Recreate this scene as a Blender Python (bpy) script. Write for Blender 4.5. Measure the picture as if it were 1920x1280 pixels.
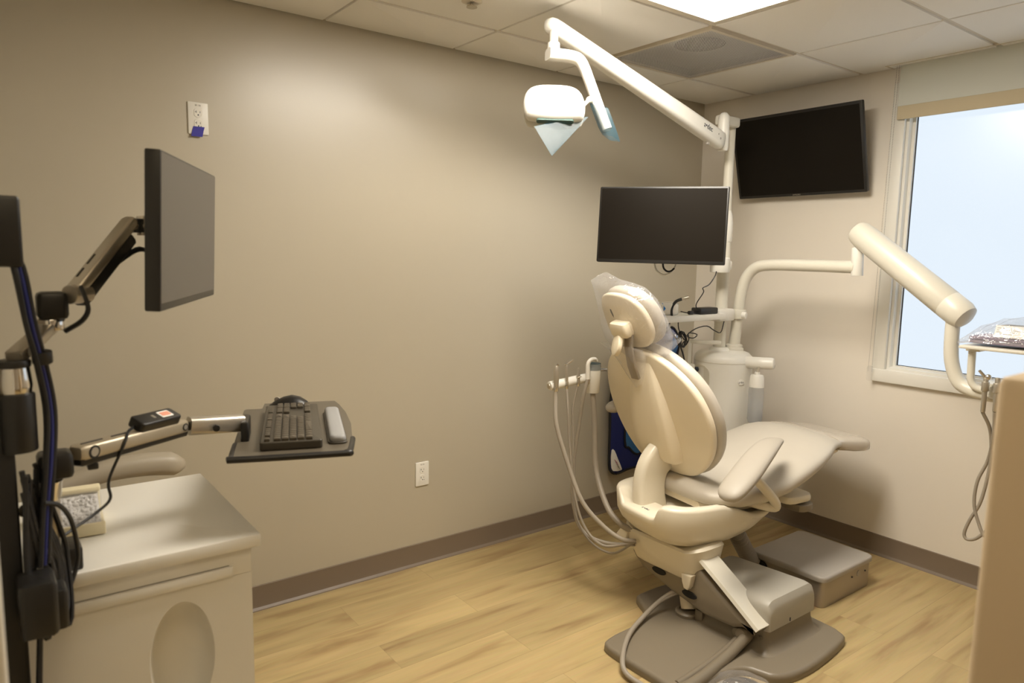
import bpy, bmesh, math, random
from mathutils import Vector, Matrix, noise
R_ = math.radians
random.seed(4)
for o in list(bpy.data.objects): bpy.data.objects.remove(o, do_unlink=True)
SC = bpy.context.scene
COL = SC.collection
V = Vector

# ------------------------------------------------------------------ camera
CAM = V((2.8432, -3.5792, 1.4826))
pitch, roll, yaw = -0.1236, 0.0178, -0.9227
fw = V((math.sin(yaw)*math.cos(pitch), math.cos(yaw)*math.cos(pitch), math.sin(pitch)))
rt = V((math.cos(yaw), -math.sin(yaw), 0)); up = rt.cross(fw)
rt, up = math.cos(roll)*rt + math.sin(roll)*up, -math.sin(roll)*rt + math.cos(roll)*up
cd = bpy.data.cameras.new('camera'); cam = bpy.data.objects.new('camera', cd); COL.objects.link(cam)
cam.matrix_world = Matrix(((rt.x, up.x, -fw.x, CAM.x), (rt.y, up.y, -fw.y, CAM.y), (rt.z, up.z, -fw.z, CAM.z), (0, 0, 0, 1)))
cd.sensor_width = 36; cd.lens = 1331.1/1920*36; cd.clip_start = .02
cd.dof.use_dof = True; cd.dof.focus_distance = 3.2; cd.dof.aperture_fstop = 3.4
SC.camera = cam

# ------------------------------------------------------------------ world, exposure
w = bpy.data.worlds.new('world'); SC.world = w; w.use_nodes = True
bg = w.node_tree.nodes['Background']; bg.inputs[0].default_value = (.62, .78, 1, 1); bg.inputs[1].default_value = .6
SC.view_settings.view_transform = 'Standard'; SC.view_settings.look = 'None'; SC.view_settings.gamma = 1
SC.view_settings.use_curve_mapping = False; SC.view_settings.exposure = 0.0
LAMP = 31.0; LAMP2 = 5.5; WINDOW = 1.02
WARM = (1.0, .92, .80); WARM2 = (1.0, .80, .52)

# ------------------------------------------------------------------ materials
def mat(name, col, rough=.5, metal=0, bump=0, bscale=200, var=0, vscale=8, coat=0, spec=.5, trans=0, emit=None, estr=0, alpha=1):
    m = bpy.data.materials.new(name); m.use_nodes = True; nt = m.node_tree; b = nt.nodes['Principled BSDF']
    b.inputs['Base Color'].default_value = (*col, 1); b.inputs['Roughness'].default_value = rough
    b.inputs['Metallic'].default_value = metal; b.inputs['Coat Weight'].default_value = coat
    b.inputs['Specular IOR Level'].default_value = spec; b.inputs['Transmission Weight'].default_value = trans
    b.inputs['Alpha'].default_value = alpha
    tc = nt.nodes.new('ShaderNodeTexCoord')
    if emit: b.inputs['Emission Color'].default_value = (*emit, 1); b.inputs['Emission Strength'].default_value = estr
    if var:
        n = nt.nodes.new('ShaderNodeTexNoise'); n.inputs['Scale'].default_value = vscale; n.inputs['Detail'].default_value = 4
        nt.links.new(tc.outputs['Object'], n.inputs['Vector'])
        mx = nt.nodes.new('ShaderNodeMix'); mx.data_type = 'RGBA'
        mx.inputs[6].default_value = (*[c*(1-var) for c in col], 1); mx.inputs[7].default_value = (*[min(1, c*(1+var)) for c in col], 1)
        nt.links.new(n.outputs['Fac'], mx.inputs[0]); nt.links.new(mx.outputs[2], b.inputs['Base Color'])
    if bump:
        n = nt.nodes.new('ShaderNodeTexNoise'); n.inputs['Scale'].default_value = bscale; n.inputs['Detail'].default_value = 3
        nt.links.new(tc.outputs['Object'], n.inputs['Vector'])
        bp = nt.nodes.new('ShaderNodeBump'); bp.inputs['Strength'].default_value = bump; bp.inputs['Distance'].default_value = .002
        nt.links.new(n.outputs['Fac'], bp.inputs['Height']); nt.links.new(bp.outputs['Normal'], b.inputs['Normal'])
    return m
M = {}
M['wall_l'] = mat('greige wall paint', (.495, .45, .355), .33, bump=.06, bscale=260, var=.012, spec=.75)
M['wall_b'] = mat('light beige wall paint', (.78, .725, .64), .55, bump=.10, bscale=260, var=.015)
M['ceil'] = mat('ceiling tile', (.86, .84, .80), .95, bump=.35, bscale=420, var=.04, vscale=300)
M['tee'] = mat('painted steel grid', (.66, .60, .50), .5)
M['base'] = mat('taupe vinyl base', (.195, .150, .108), .45, bump=.05, var=.04)
M['white'] = mat('white lacquer', (.80, .78, .72), .32, var=.01)
M['offw'] = mat('warm white plastic', (.70, .67, .58), .33, var=.015, spec=.5)
M['uph'] = mat('cream upholstery', (.56, .515, .44), .45, bump=.12, bscale=700, var=.02)
M['armpad'] = mat('beige armrest pad', (.44, .40, .34), .5, bump=.08, bscale=600)
M['shell'] = mat('cream moulded plastic', (.86, .77, .60), .38, bump=.05, bscale=500, var=.02)
M['hull'] = mat('ivory painted cover', (.76, .70, .57), .35, var=.02)
M['grey'] = mat('warm grey casting', (.22, .185, .135), .38, bump=.06, bscale=400, var=.03)
M['greyl'] = mat('grey lid plastic', (.40, .37, .33), .42, bump=.06, bscale=500, var=.02)
M['brushed'] = mat('brushed metal', (.42, .38, .33), .38, metal=.7, bump=.05, bscale=300)
M['hose'] = mat('grey beige hose', (.33, .29, .235), .45)
M['black'] = mat('black plastic', (.014, .013, .012), .38, bump=.05)
M['rubber'] = mat('black rubber cable', (.010, .010, .011), .45)
M['screen'] = mat('black screen', (.010, .008, .006), .3, spec=.12)
M['screen2'] = mat('matte grey screen', (.085, .075, .066), .38, spec=.6)
M['chrome'] = mat('polished chrome', (.75, .73, .70), .12, metal=1)
M['silver'] = mat('silver painted metal', (.52, .48, .41), .33, metal=.75)
M['cream'] = mat('cream plastic', (.84, .76, .53), .4)
M['blue'] = mat('navy apron vinyl', (.006, .016, .13), .5, bump=.3, bscale=30)
M['lblue'] = mat('light blue lining', (.035, .15, .38), .6, bump=.2, bscale=30)
M['trim'] = mat('black binding', (.008, .008, .012), .6)
M['tape'] = mat('blue painter tape', (.035, .03, .33), .6)
M['lens'] = mat('dark lens', (.05, .10, .09), .15)
M['kb'] = mat('keyboard plastic', (.05, .042, .03), .42)
M['key'] = mat('key plastic', (.075, .062, .044), .4)
M['tray'] = mat('tray phenolic', (.105, .088, .063), .42, var=.03)
M['wrist'] = mat('grey gel wrist rest', (.30, .30, .30), .5)
M['ink'] = mat('dark ink', (.02, .03, .045), .5)
M['grink'] = mat('grey ink', (.22, .2, .16), .5)
M['pink'] = mat('magenta ink', (.45, .03, .12), .5)
M['paper'] = mat('white paper label', (.85, .84, .80), .6)
M['red'] = mat('red label', (.75, .32, .22), .5)
M['yellow'] = mat('yellow ring', (.75, .80, .03), .35)
M['drop'] = mat('blue plastic', (.02, .20, .60), .3)
M['bluecab'] = mat('blue cable', (.012, .018, .13), .45)
M['shade'] = mat('roller shade fabric', (.66, .68, .63), .8, bump=.3, bscale=900)
M['hem'] = mat('shade hem fabric', (.60, .52, .36), .8, bump=.3, bscale=900)
M['bead'] = mat('metal bead chain', (.30, .28, .25), .35, metal=.6)
M['lamp'] = mat('troffer lens', (.9, .9, .9), .5, emit=WARM, estr=LAMP)
M['lamp2'] = mat('corridor lens', (.9, .9, .9), .5, emit=WARM2, estr=LAMP2)
M['sphead'] = mat('brass sprinkler', (.5, .45, .36), .3, metal=.8)
M['dark'] = mat('dark void', (.01, .009, .008), .8)
M['duct'] = mat('duct sheet', (.30, .28, .26), .6)
M['cotton'] = mat('cotton rolls', (.8, .76, .74), .9, var=.35, vscale=120)
M['purple'] = mat('mauve papers', (.25, .20, .27), .6)

def film(name, col, a, rough=.12, gloss=.12, bump=0, bs=40):
    m = bpy.data.materials.new(name); m.use_nodes = True; nt = m.node_tree; nt.nodes.clear()
    out = nt.nodes.new('ShaderNodeOutputMaterial'); tr = nt.nodes.new('ShaderNodeBsdfTransparent')
    df = nt.nodes.new('ShaderNodeBsdfDiffuse'); tl = nt.nodes.new('ShaderNodeBsdfTranslucent'); gl = nt.nodes.new('ShaderNodeBsdfGlossy')
    df.inputs[0].default_value = (*col, 1); tl.inputs[0].default_value = (*col, 1); gl.inputs['Roughness'].default_value = rough
    a1 = nt.nodes.new('ShaderNodeMixShader'); a1.inputs[0].default_value = .5
    nt.links.new(df.outputs[0], a1.inputs[1]); nt.links.new(tl.outputs[0], a1.inputs[2])
    a2 = nt.nodes.new('ShaderNodeMixShader'); a2.inputs[0].default_value = a
    nt.links.new(tr.outputs[0], a2.inputs[1]); nt.links.new(a1.outputs[0], a2.inputs[2])
    a3 = nt.nodes.new('ShaderNodeMixShader'); a3.inputs[0].default_value = gloss
    nt.links.new(a2.outputs[0], a3.inputs[1]); nt.links.new(gl.outputs[0], a3.inputs[2])
    if bump:
        tc = nt.nodes.new('ShaderNodeTexCoord'); n = nt.nodes.new('ShaderNodeTexNoise'); n.inputs['Scale'].default_value = bs
        n.inputs['Distortion'].default_value = 1.5; nt.links.new(tc.outputs['Object'], n.inputs['Vector'])
        bp = nt.nodes.new('ShaderNodeBump'); bp.inputs['Strength'].default_value = bump; bp.inputs['Distance'].default_value = .01
        nt.links.new(n.outputs['Fac'], bp.inputs['Height'])
        for s in (gl, df): nt.links.new(bp.outputs['Normal'], s.inputs['Normal'])
    nt.links.new(a3.outputs[0], out.inputs[0]); return m
M['bag'] = film('clear plastic bag', (.84, .84, .88), .15, .07, .11, bump=1.0, bs=26)
M['bluefilm'] = film('blue barrier film', (.030, .085, .115), .46, .2, .02)
M['bottle'] = film('bottle plastic', (.72, .74, .76), .45, .15, .08)
M['clearbox'] = film('clear acrylic', (.9, .9, .9), .08, .05, .08)

def floor_mat():
    m = bpy.data.materials.new('oak plank floor'); m.use_nodes = True; nt = m.node_tree; L = nt.links; b = nt.nodes['Principled BSDF']
    tc = nt.nodes.new('ShaderNodeTexCoord'); mp = nt.nodes.new('ShaderNodeMapping'); mp.inputs['Rotation'].default_value[2] = R_(90)
    L.new(tc.outputs['Object'], mp.inputs['Vector'])
    br = nt.nodes.new('ShaderNodeTexBrick'); br.offset = .37; br.offset_frequency = 2
    br.inputs['Scale'].default_value = 1; br.inputs['Brick Width'].default_value = 1.22; br.inputs['Row Height'].default_value = .18
    br.inputs['Mortar Size'].default_value = .0007; br.inputs['Mortar Smooth'].default_value = 0
    br.inputs['Color1'].default_value = (0, 0, 0, 1); br.inputs['Color2'].default_value = (1, 1, 1, 1); br.inputs['Mortar'].default_value = (.25, .25, .25, 1)
    L.new(mp.outputs[0], br.inputs['Vector'])
    # grain offset per plank
    cmb = nt.nodes.new('ShaderNodeVectorMath'); cmb.operation = 'MULTIPLY_ADD'
    L.new(br.outputs['Color'], cmb.inputs[0]); cmb.inputs[1].default_value = (7, 13, 3); L.new(mp.outputs[0], cmb.inputs[2])
    sc = nt.nodes.new('ShaderNodeMapping'); sc.inputs['Scale'].default_value = (1.1, 9, 1); L.new(cmb.outputs[0], sc.inputs['Vector'])
    n1 = nt.nodes.new('ShaderNodeTexNoise'); n1.inputs['Scale'].default_value = 1.6; n1.inputs['Detail'].default_value = 8; n1.inputs['Distortion'].default_value = .5
    L.new(sc.outputs[0], n1.inputs['Vector'])
    sc2 = nt.nodes.new('ShaderNodeMapping'); sc2.inputs['Scale'].default_value = (3, 60, 1); L.new(cmb.outputs[0], sc2.inputs['Vector'])
    n2 = nt.nodes.new('ShaderNodeTexNoise'); n2.inputs['Scale'].default_value = 2; n2.inputs['Detail'].default_value = 6; L.new(sc2.outputs[0], n2.inputs['Vector'])
    cr = nt.nodes.new('ShaderNodeValToRGB'); e = cr.color_ramp.elements
    e[0].position = .28; e[0].color = (.355, .235, .108, 1); e[1].position = .62; e[1].color = (.58, .44, .215, 1)
    x = cr.color_ramp.elements.new(.44); x.color = (.50, .375, .18, 1)
    L.new(n1.outputs['Fac'], cr.inputs[0])
    mx = nt.nodes.new('ShaderNodeMix'); mx.data_type = 'RGBA'; mx.blend_type = 'MULTIPLY'; mx.inputs[0].default_value = .18
    L.new(cr.outputs[0], mx.inputs[6]); L.new(n2.outputs['Color'], mx.inputs[7])
    br2 = nt.nodes.new('ShaderNodeMapRange'); br2.inputs[3].default_value = .91; br2.inputs[4].default_value = 1.1; L.new(br.outputs['Color'], br2.inputs[0])
    mu = nt.nodes.new('ShaderNodeVectorMath'); mu.operation = 'SCALE'; L.new(mx.outputs[2], mu.inputs[0]); L.new(br2.outputs[0], mu.inputs['Scale'])
    md = nt.nodes.new('ShaderNodeMapRange'); md.inputs[3].default_value = 1; md.inputs[4].default_value = .72; L.new(br.outputs['Fac'], md.inputs[0])
    mu2 = nt.nodes.new('ShaderNodeVectorMath'); mu2.operation = 'SCALE'; L.new(mu.outputs[0], mu2.inputs[0]); L.new(md.outputs[0], mu2.inputs['Scale'])
    L.new(mu2.outputs[0], b.inputs['Base Color'])
    b.inputs['Roughness'].default_value = .42; b.inputs['Specular IOR Level'].default_value = .4
    bp = nt.nodes.new('ShaderNodeBump'); bp.inputs['Strength'].default_value = .12; bp.inputs['Distance'].default_value = .001
    L.new(n2.outputs['Fac'], bp.inputs['Height']); L.new(bp.outputs['Normal'], b.inputs['Normal'])
    return m
M['floor'] = floor_mat()

def perf_mat():      # perforated steel sheet: real see-through holes
    m = bpy.data.materials.new('perforated steel'); m.use_nodes = True; nt = m.node_tree; L = nt.links; b = nt.nodes['Principled BSDF']
    b.inputs['Base Color'].default_value = (.66, .65, .65, 1); b.inputs['Roughness'].default_value = .5
    tc = nt.nodes.new('ShaderNodeTexCoord'); mp = nt.nodes.new('ShaderNodeMapping'); mp.inputs['Rotation'].default_value[2] = R_(45); mp.inputs['Scale'].default_value = (150, 150, 150)
    L.new(tc.outputs['Object'], mp.inputs['Vector'])
    fr = nt.nodes.new('ShaderNodeVectorMath'); fr.operation = 'FRACTION'; L.new(mp.outputs[0], fr.inputs[0])
    sb = nt.nodes.new('ShaderNodeVectorMath'); sb.operation = 'SUBTRACT'; sb.inputs[1].default_value = (.5, .5, 0); L.new(fr.outputs[0], sb.inputs[0])
    ml = nt.nodes.new('ShaderNodeVectorMath'); ml.operation = 'MULTIPLY'; ml.inputs[1].default_value = (1, 1, 0); L.new(sb.outputs[0], ml.inputs[0])
    ln = nt.nodes.new('ShaderNodeVectorMath'); ln.operation = 'LENGTH'; L.new(ml.outputs[0], ln.inputs[0])
    gt = nt.nodes.new('ShaderNodeMath'); gt.operation = 'GREATER_THAN'; gt.inputs[1].default_value = .34; L.new(ln.outputs['Value'], gt.inputs[0])
    L.new(gt.outputs[0], b.inputs['Alpha']); return m
M['perf'] = perf_mat()

def pane_mat():      # frosted film on the glass, lit by the daylight outside
    m = bpy.data.materials.new('frosted window film'); m.use_nodes = True; nt = m.node_tree; L = nt.links; nt.nodes.clear()
    out = nt.nodes.new('ShaderNodeOutputMaterial'); em = nt.nodes.new('ShaderNodeEmission'); gl = nt.nodes.new('ShaderNodeBsdfGlossy'); gl.inputs['Roughness'].default_value = .25
    mx = nt.nodes.new('ShaderNodeMixShader'); mx.inputs[0].default_value = .04
    em.inputs[0].default_value = (.80, .90, 1.0, 1); em.inputs[1].default_value = WINDOW
    L.new(em.outputs[0], mx.inputs[1]); L.new(gl.outputs[0], mx.inputs[2]); L.new(mx.outputs[0], out.inputs[0]); return m
M['pane'] = pane_mat()

# ------------------------------------------------------------------ mesh tools
def frame(origin, x=(1, 0, 0), y=(0, 1, 0), z=None):
    x = V(x).normalized(); y = V(y); y = (y - x*y.dot(x)).normalized(); zz = x.cross(y)
    o = V(origin); return Matrix(((x.x, y.x, zz.x, o.x), (x.y, y.y, zz.y, o.y), (x.z, y.z, zz.z, o.z), (0, 0, 0, 1)))
def axis_frame(p, d):
    d = V(d).normalized(); a = V((0, 0, 1)) if abs(d.z) < .9 else V((1, 0, 0)); x = a.cross(d).normalized(); y = d.cross(x)
    return Matrix(((x.x, y.x, d.x, p[0]), (x.y, y.y, d.y, p[1]), (x.z, y.z, d.z, p[2]), (0, 0, 0, 1)))
def TM(x, y, z, rz=0, rx=0, ry=0): return Matrix.Translation((x, y, z)) @ Matrix.Rotation(rz, 4, 'Z') @ Matrix.Rotation(ry, 4, 'Y') @ Matrix.Rotation(rx, 4, 'X')
def rrect(sx, sy, r, n=4):
    r = min(r, sx/2-1e-5, sy/2-1e-5); o = []
    for k, (cx, cy) in enumerate(((sx/2-r, -sy/2+r), (sx/2-r, sy/2-r), (-sx/2+r, sy/2-r), (-sx/2+r, -sy/2+r))):
        for i in range(n+1):
            a = R_(-90+90*k) + R_(90)*i/n; o.append((cx+r*math.cos(a), cy+r*math.sin(a)))
    return o
def circ(r, n=24, ry=None): return [(r*math.cos(2*math.pi*i/n), (ry or r)*math.sin(2*math.pi*i/n)) for i in range(n)]
def smooth_closed(pts, k=3):
    n = len(pts); o = []
    for i in range(n):
        p0, p1, p2, p3 = [V(pts[(i+j-1) % n]) for j in range(4)]
        for s in range(k):
            t = s/k; o.append(tuple(.5*((2*p1)+(-p0+p2)*t+(2*p0-5*p1+4*p2-p3)*t*t+(-p0+3*p1-3*p2+p3)*t**3)))
    return o
def smooth_open(pts, k=6):
    pts = [V(p) for p in pts]; n = len(pts); o = []
    if n < 3: return pts
    for i in range(n-1):
        p1, p2 = pts[i], pts[i+1]; p0 = pts[i-1] if i else p1*2-p2; p3 = pts[i+2] if i < n-2 else p2*2-p1
        for s in range(k):
            t = s/k; o.append(.5*((2*p1)+(-p0+p2)*t+(2*p0-5*p1+4*p2-p3)*t*t+(-p0+3*p1-3*p2+p3)*t**3))
    return o+[pts[-1]]
class MB:
    def __init__(s): s.v = []; s.f = []
    def ring(s, pts):
        a = len(s.v); s.v += [V(p) for p in pts]; return list(range(a, a+len(pts)))
    def bridge(s, a, b):
        n = len(a)
        for i in range(n): s.f.append((a[i], a[(i+1) % n], b[(i+1) % n], b[i]))
    def loft(s, rings, cap=(True, True)):
        ids = [s.ring(r) for r in rings]
        for a, b in zip(ids, ids[1:]): s.bridge(a, b)
        if cap[0]: s.f.append(tuple(reversed(ids[0])))
        if cap[1]: s.f.append(tuple(ids[-1]))
        return s
    def pad(s, out, z0, z1, r=.003, T=None, dome0=0, dome1=0, warp=None, n=4, r0=None):
        """solid from a 2D outline (CCW) between z0 and z1 with rounded edges and optional domed caps"""
        T = T or Matrix(); out = [V((p[0], p[1], 0)) for p in out]; k = len(out); nr = []
        for i in range(k):
            d = out[(i+1) % k]-out[i-1]; q = V((d.y, -d.x, 0)); nr.append(q.normalized() if q.length > 1e-9 else V())
        c = sum(out, V())/k
        def rg(ins, z, sc=1):
            o = []
            for p, q in zip(out, nr):
                a = p-q*ins; a = c+(a-c)*sc; a = V((a.x, a.y, z)); 
                if warp: a = warp(a)
                o.append(T @ a)
            return o
        ra = r if r0 is None else r0; rs = []
        if dome0:
            for t in (.12, .4, .65, .85): rs.append(rg(ra, z0-dome0*(1-t*t), t))
        for i in range(n+1):
            a = R_(90)*i/n; rs.append(rg(ra*(1-math.sin(a)), z0+ra*(1-math.cos(a))))
        for i in range(n+1):
            a = R_(90)*i/n; rs.append(rg(r*(1-math.cos(a)), z1-r*(1-math.sin(a))))
        if dome1:
            for t in (.85, .65, .4, .12): rs.append(rg(r, z1+dome1*(1-t*t), t))
        return s.loft(rs)
    def rbox(s, c, size, r=.004, T=None, rc=None):
        T = (T or Matrix()) @ Matrix.Translation(c); sx, sy, sz = size; r = min(r, sz*.49, sx*.49, sy*.49)
        return s.pad(rrect(sx, sy, max(rc or r, r), 3), -sz/2, sz/2, r, T, n=2)
    def box(s, a, b):
        x0, y0, z0 = a; x1, y1, z1 = b
        i = s.ring([(x0, y0, z0), (x1, y0, z0), (x1, y1, z0), (x0, y1, z0)]); j = s.ring([(x0, y0, z1), (x1, y0, z1), (x1, y1, z1), (x0, y1, z1)])
        s.bridge(i, j); s.f += [tuple(reversed(i)), tuple(j)]; return s
    def cyl(s, p0, p1, r0, r1=None, n=24, bev=.0):
        r1 = r0 if r1 is None else r1; p0 = V(p0); p1 = V(p1); T = axis_frame(p0, p1-p0); L = (p1-p0).length; bev = min(bev, L*.45, r0*.9, r1*.9)
        prof = [(r0, 0), (r1, L)] if bev <= 0 else [(r0-bev, 0), (r0-.3*bev, .3*bev), (r0, bev), (r1, L-bev), (r1-.3*bev, L-.3*bev), (r1-bev, L)]
        return s.loft([[T @ V((a*math.cos(2*math.pi*i/n), a*math.sin(2*math.pi*i/n), z)) for i in range(n)] for a, z in prof])
    def lathe(s, prof, o, d=(0, 0, 1), n=32):
        T = axis_frame(o, d)
        return s.loft([[T @ V((max(a, 1e-4)*math.cos(2*math.pi*i/n), max(a, 1e-4)*math.sin(2*math.pi*i/n), z)) for i in range(n)] for a, z in prof])
    def tube(s, pts, r, n=12, k=6, sm=True, caps=True, sq=None):
        P = smooth_open(pts, k) if sm else [V(p) for p in pts]; m = len(P)
        rr = r if callable(r) else (lambda t: r)
        t0 = (P[1]-P[0]).normalized(); a = V((0, 0, 1)) if abs(t0.z) < .9 else V((1, 0, 0)); x = (a-t0*a.dot(t0)).normalized(); rings = []
        for i in range(m):
            t = (P[min(i+1, m-1)]-P[max(i-1, 0)]).normalized(); x = (x-t*x.dot(t)).normalized(); y = t.cross(x); q = rr(i/(m-1))
            if sq: rings.append([P[i]+x*c[0]*q+y*c[1]*q for c in sq])
            else: rings.append([P[i]+(x*math.cos(2*math.pi*j/n)+y*math.sin(2*math.pi*j/n))*q for j in range(n)])
        return s.loft(rings, (caps, caps))
    def ball(s, c, r, n=20):
        return s.lathe([(r*math.sin(math.pi*i/10), -r*math.cos(math.pi*i/10)) for i in range(11)], c, n=n)
    def quad(s, *p):
        s.f.append(tuple(s.ring(p))); return s

def wloc(o):
    p = V(); 
    while o is not None: p = p+o.location if o.parent is None else p+(o.location); o = o.parent
    return p
def obj(name, mb, m, parent=None, world=True, flat=False, ang=38, loc=None):
    """link one mesh object; parts of a thing sit in their parent's frame"""
    me = bpy.data.meshes.new(name); vs = [V(v) for v in mb.v]
    if parent is not None and world:
        off = wloc(parent); vs = [v-off for v in vs]
    o = bpy.data.objects.new(name, me)
    if parent is None:
        if loc is None:
            lo = V((min(v.x for v in vs), min(v.y for v in vs), min(v.z for v in vs))); hi = V((max(v.x for v in vs), max(v.y for v in vs), 0))
            loc = V(((lo.x+hi.x)/2, (lo.y+hi.y)/2, lo.z))
        loc = V(loc); vs = [v-loc for v in vs]; o.location = loc
    me.from_pydata([tuple(v) for v in vs], [], mb.f)
    bm = bmesh.new(); bm.from_mesh(me); bmesh.ops.recalc_face_normals(bm, faces=bm.faces); bm.to_mesh(me); bm.free()
    me.materials.append(M[m] if isinstance(m, str) else m)
    if not flat:
        me.shade_smooth(); me.set_sharp_from_angle(angle=R_(ang))
    COL.objects.link(o)
    if parent is not None: o.parent = parent
    return o
def thing(name, label, cat, loc, group=None, rot=None):
    o = bpy.data.objects.new(name, None); COL.objects.link(o); o.location = loc; o.empty_display_size = .05
    if rot: o.rotation_euler = rot
    o['label'] = label; o['category'] = cat
    if group: o['group'] = group
    return o
def tag(o, label, cat, group=None):
    o['label'] = label; o['category'] = cat
    if group: o['group'] = group
    return o
def struct(name, mb, m, parent=None, **k):
    o = obj(name, mb, m, parent, **k)
    if parent is None: o['kind'] = 'structure'
    return o
def lab(o, t): o['label'] = t; return o
def text(name, s, size, T, m, parent, world=True, depth=.0006, xs=1):
    cu = bpy.data.curves.new(name, 'FONT'); cu.body = s; cu.size = size; cu.extrude = depth; cu.align_x = 'CENTER'; cu.align_y = 'CENTER'
    t = bpy.data.objects.new(name, cu); COL.objects.link(t); bpy.context.view_layer.update()
    me = bpy.data.meshes.new_from_object(t.evaluated_get(bpy.context.evaluated_depsgraph_get())); bpy.data.objects.remove(t); bpy.data.curves.remove(cu)
    T2 = T @ Matrix.Diagonal((xs, 1, 1, 1))
    if world and parent is not None: T2 = Matrix.Translation(-wloc(parent)) @ T2
    me.transform(T2); me.materials.clear(); me.materials.append(M[m]); me.name = name
    o = bpy.data.objects.new(name, me); COL.objects.link(o); o.parent = parent; return o

# ================================================================== SETTING
H = 2.39; U = .348; W0 = -.5737; G = .61      # ceiling height and grid origin
struct('floor', MB().box((-.1, -6.2, -.05), (4.6, .1, 0)), 'floor', flat=True, loc=(0, 0, 0))
struct('wall_left', MB().box((-.12, -6.2, 0), (0, .12, 2.7)), 'wall_l', flat=True)
# window wall in four pieces around the opening
WX0, WX1, WZ0, WZ1 = 1.19, 2.75, .945, 2.30
wb = MB(); wb.box((-.0, 0, 0), (WX0, .14, 2.7)); wb.box((WX1, 0, 0), (4.6, .14, 2.7)); wb.box((WX0, 0, 0), (WX1, .14, WZ0)); wb.box((WX0, 0, WZ1), (WX1, .14, 2.7))
struct('wall_back', wb, 'wall_b', flat=True)
struct('wall_right', MB().box((4.5, -6.2, 0), (4.62, .12, 2.7)), 'wall_b', flat=True)
struct('wall_front', MB().box((0, -6.3, 0), (4.5, -6.2, 2.7)), 'wall_b', flat=True)
# partition ending left of the camera, and the one whose rounded half wall shows at the right
struct('wall_partition', MB().box((0, -3.74, 0), (1.80, -3.605, 2.7)), 'wall_l', flat=True)
struct('trim_1', MB().rbox((1.868, -3.686, 1.19), (.115, .22, 2.39), .006), 'white')
struct('wall_half', MB().rbox((3.005, -2.46, .67), (1.0, .18, 1.34), .012), mat('tan wall paint', (.66, .54, .38), .6, bump=.1, bscale=260))
struct('wall_column', MB().rbox((3.02, -2.455, 1.865), (.985, .15, 1.05), .004), 'wall_b')
# cove base: flat face with a flared toe
def cove(p0, p1, nrm, h=.103):
    p0, p1, n = V(p0), V(p1), V(nrm); prof = [(0, h), (.006, h-.002), (.007, .022), (.010, .012), (.019, .004), (.021, 0), (0, 0)]
    mb = MB(); mb.loft([[p+n*a+V((0, 0, b)) for a, b in prof] for p in (p0, p1)]); return mb
struct('baseboard_left', cove((0, -3.60, 0), (0, 0, 0), (1, 0, 0)), 'base', ang=20)
struct('baseboard_back', cove((0, 0, 0), (4.5, 0, 0), (0, -1, 0)), 'base', ang=20)
# ---- ceiling: lay-in tiles, with the light and diffuser cells left open
xs = [0, U, U+G, U+2*G, U+3*G, U+4*G, U+5*G, U+6*G, 4.5]
ys = [0]+[W0-G*i for i in range(0, 9)]+[-6.2]
LIGHT = {(2, 2), (2, 3)}; VENT = {(1, 1)}      # (column, row)
LAMP_B = {(4, 5), (4, 6)}
cb = MB()
for i in range(len(xs)-1):
    for j in range(len(ys)-1):
        if (i, j) in LIGHT or (i, j) in VENT or (i, j) in LAMP_B: continue
        gx = .011; gy = .0055
        a, b = xs[i], xs[i+1]; c, d = ys[j+1], ys[j]
        cb.rbox(((a+b)/2, (c+d)/2, H+.012), (b-a-2*gx, d-c-2*gy, .024), .003)
struct('ceiling', cb, 'ceil')
tb = MB()
for x in xs[1:-1]: tb.box((x-.019, -6.2, H+.008), (x+.019, 0, H+.013))
for y in ys[1:-1]:
    tb.box((0, y-.019, H+.0085), (4.5, y+.019, H+.0135))
# cut: grid bars never cross an open cell because cells sit between them
struct('trim_2', tb, 'tee', flat=True)
struct('trim_3', MB().box((0, -6.2, H+.30), (4.5, 0, H+.31)), 'duct', flat=True)   # deck above the tiles
# pocket edge of the shade
struct('trim_4', MB().box((1.115, -.085, H-.002), (3.2, -.079, H+.02)).box((1.109, -.085, H-.002), (1.115, 0, H+.02)), 'tee', flat=True)

# ---- window
wf = MB()
# casing ring
wf.rbox((1.16, -.010, 1.60), (.062, .022, 1.435), .003); wf.rbox((2.0, -.012, .914), (1.74, .028, .062), .003); wf.rbox((2.78, -.01, 1.6), (.062, .022, 1.435), .003)
win = struct('window_1', wf, 'white')
lab(struct('window_frame', MB().loft([[V((a, y, b)) for a, b in ((x0_, z0_), (x1_, z0_), (x1_, z1_), (x0_, z1_))] for y, x0_, x1_, z0_, z1_ in ((.06, WX0, WX1, WZ0, WZ1), (.0, WX0, WX1, WZ0, WZ1), (.0, 1.204, 2.736, .957, 2.285), (.022, 1.210, 2.730, .960, 2.28), (.022, 1.224, 2.716, .967, 2.27), (.06, 1.224, 2.716, .967, 2.27))], (False, False)), 'white', win), 'white window frame')
struct('window_gasket', MB().box((1.224, .035, .967), (1.2275, .05, 2.27)).box((1.224, .035, .967), (2.716, .05, .9695)), 'black', win)
struct('window_pane', MB().box((1.2275, .04, .9695), (2.713, .047, 2.27)), 'pane', win, flat=True)

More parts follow.
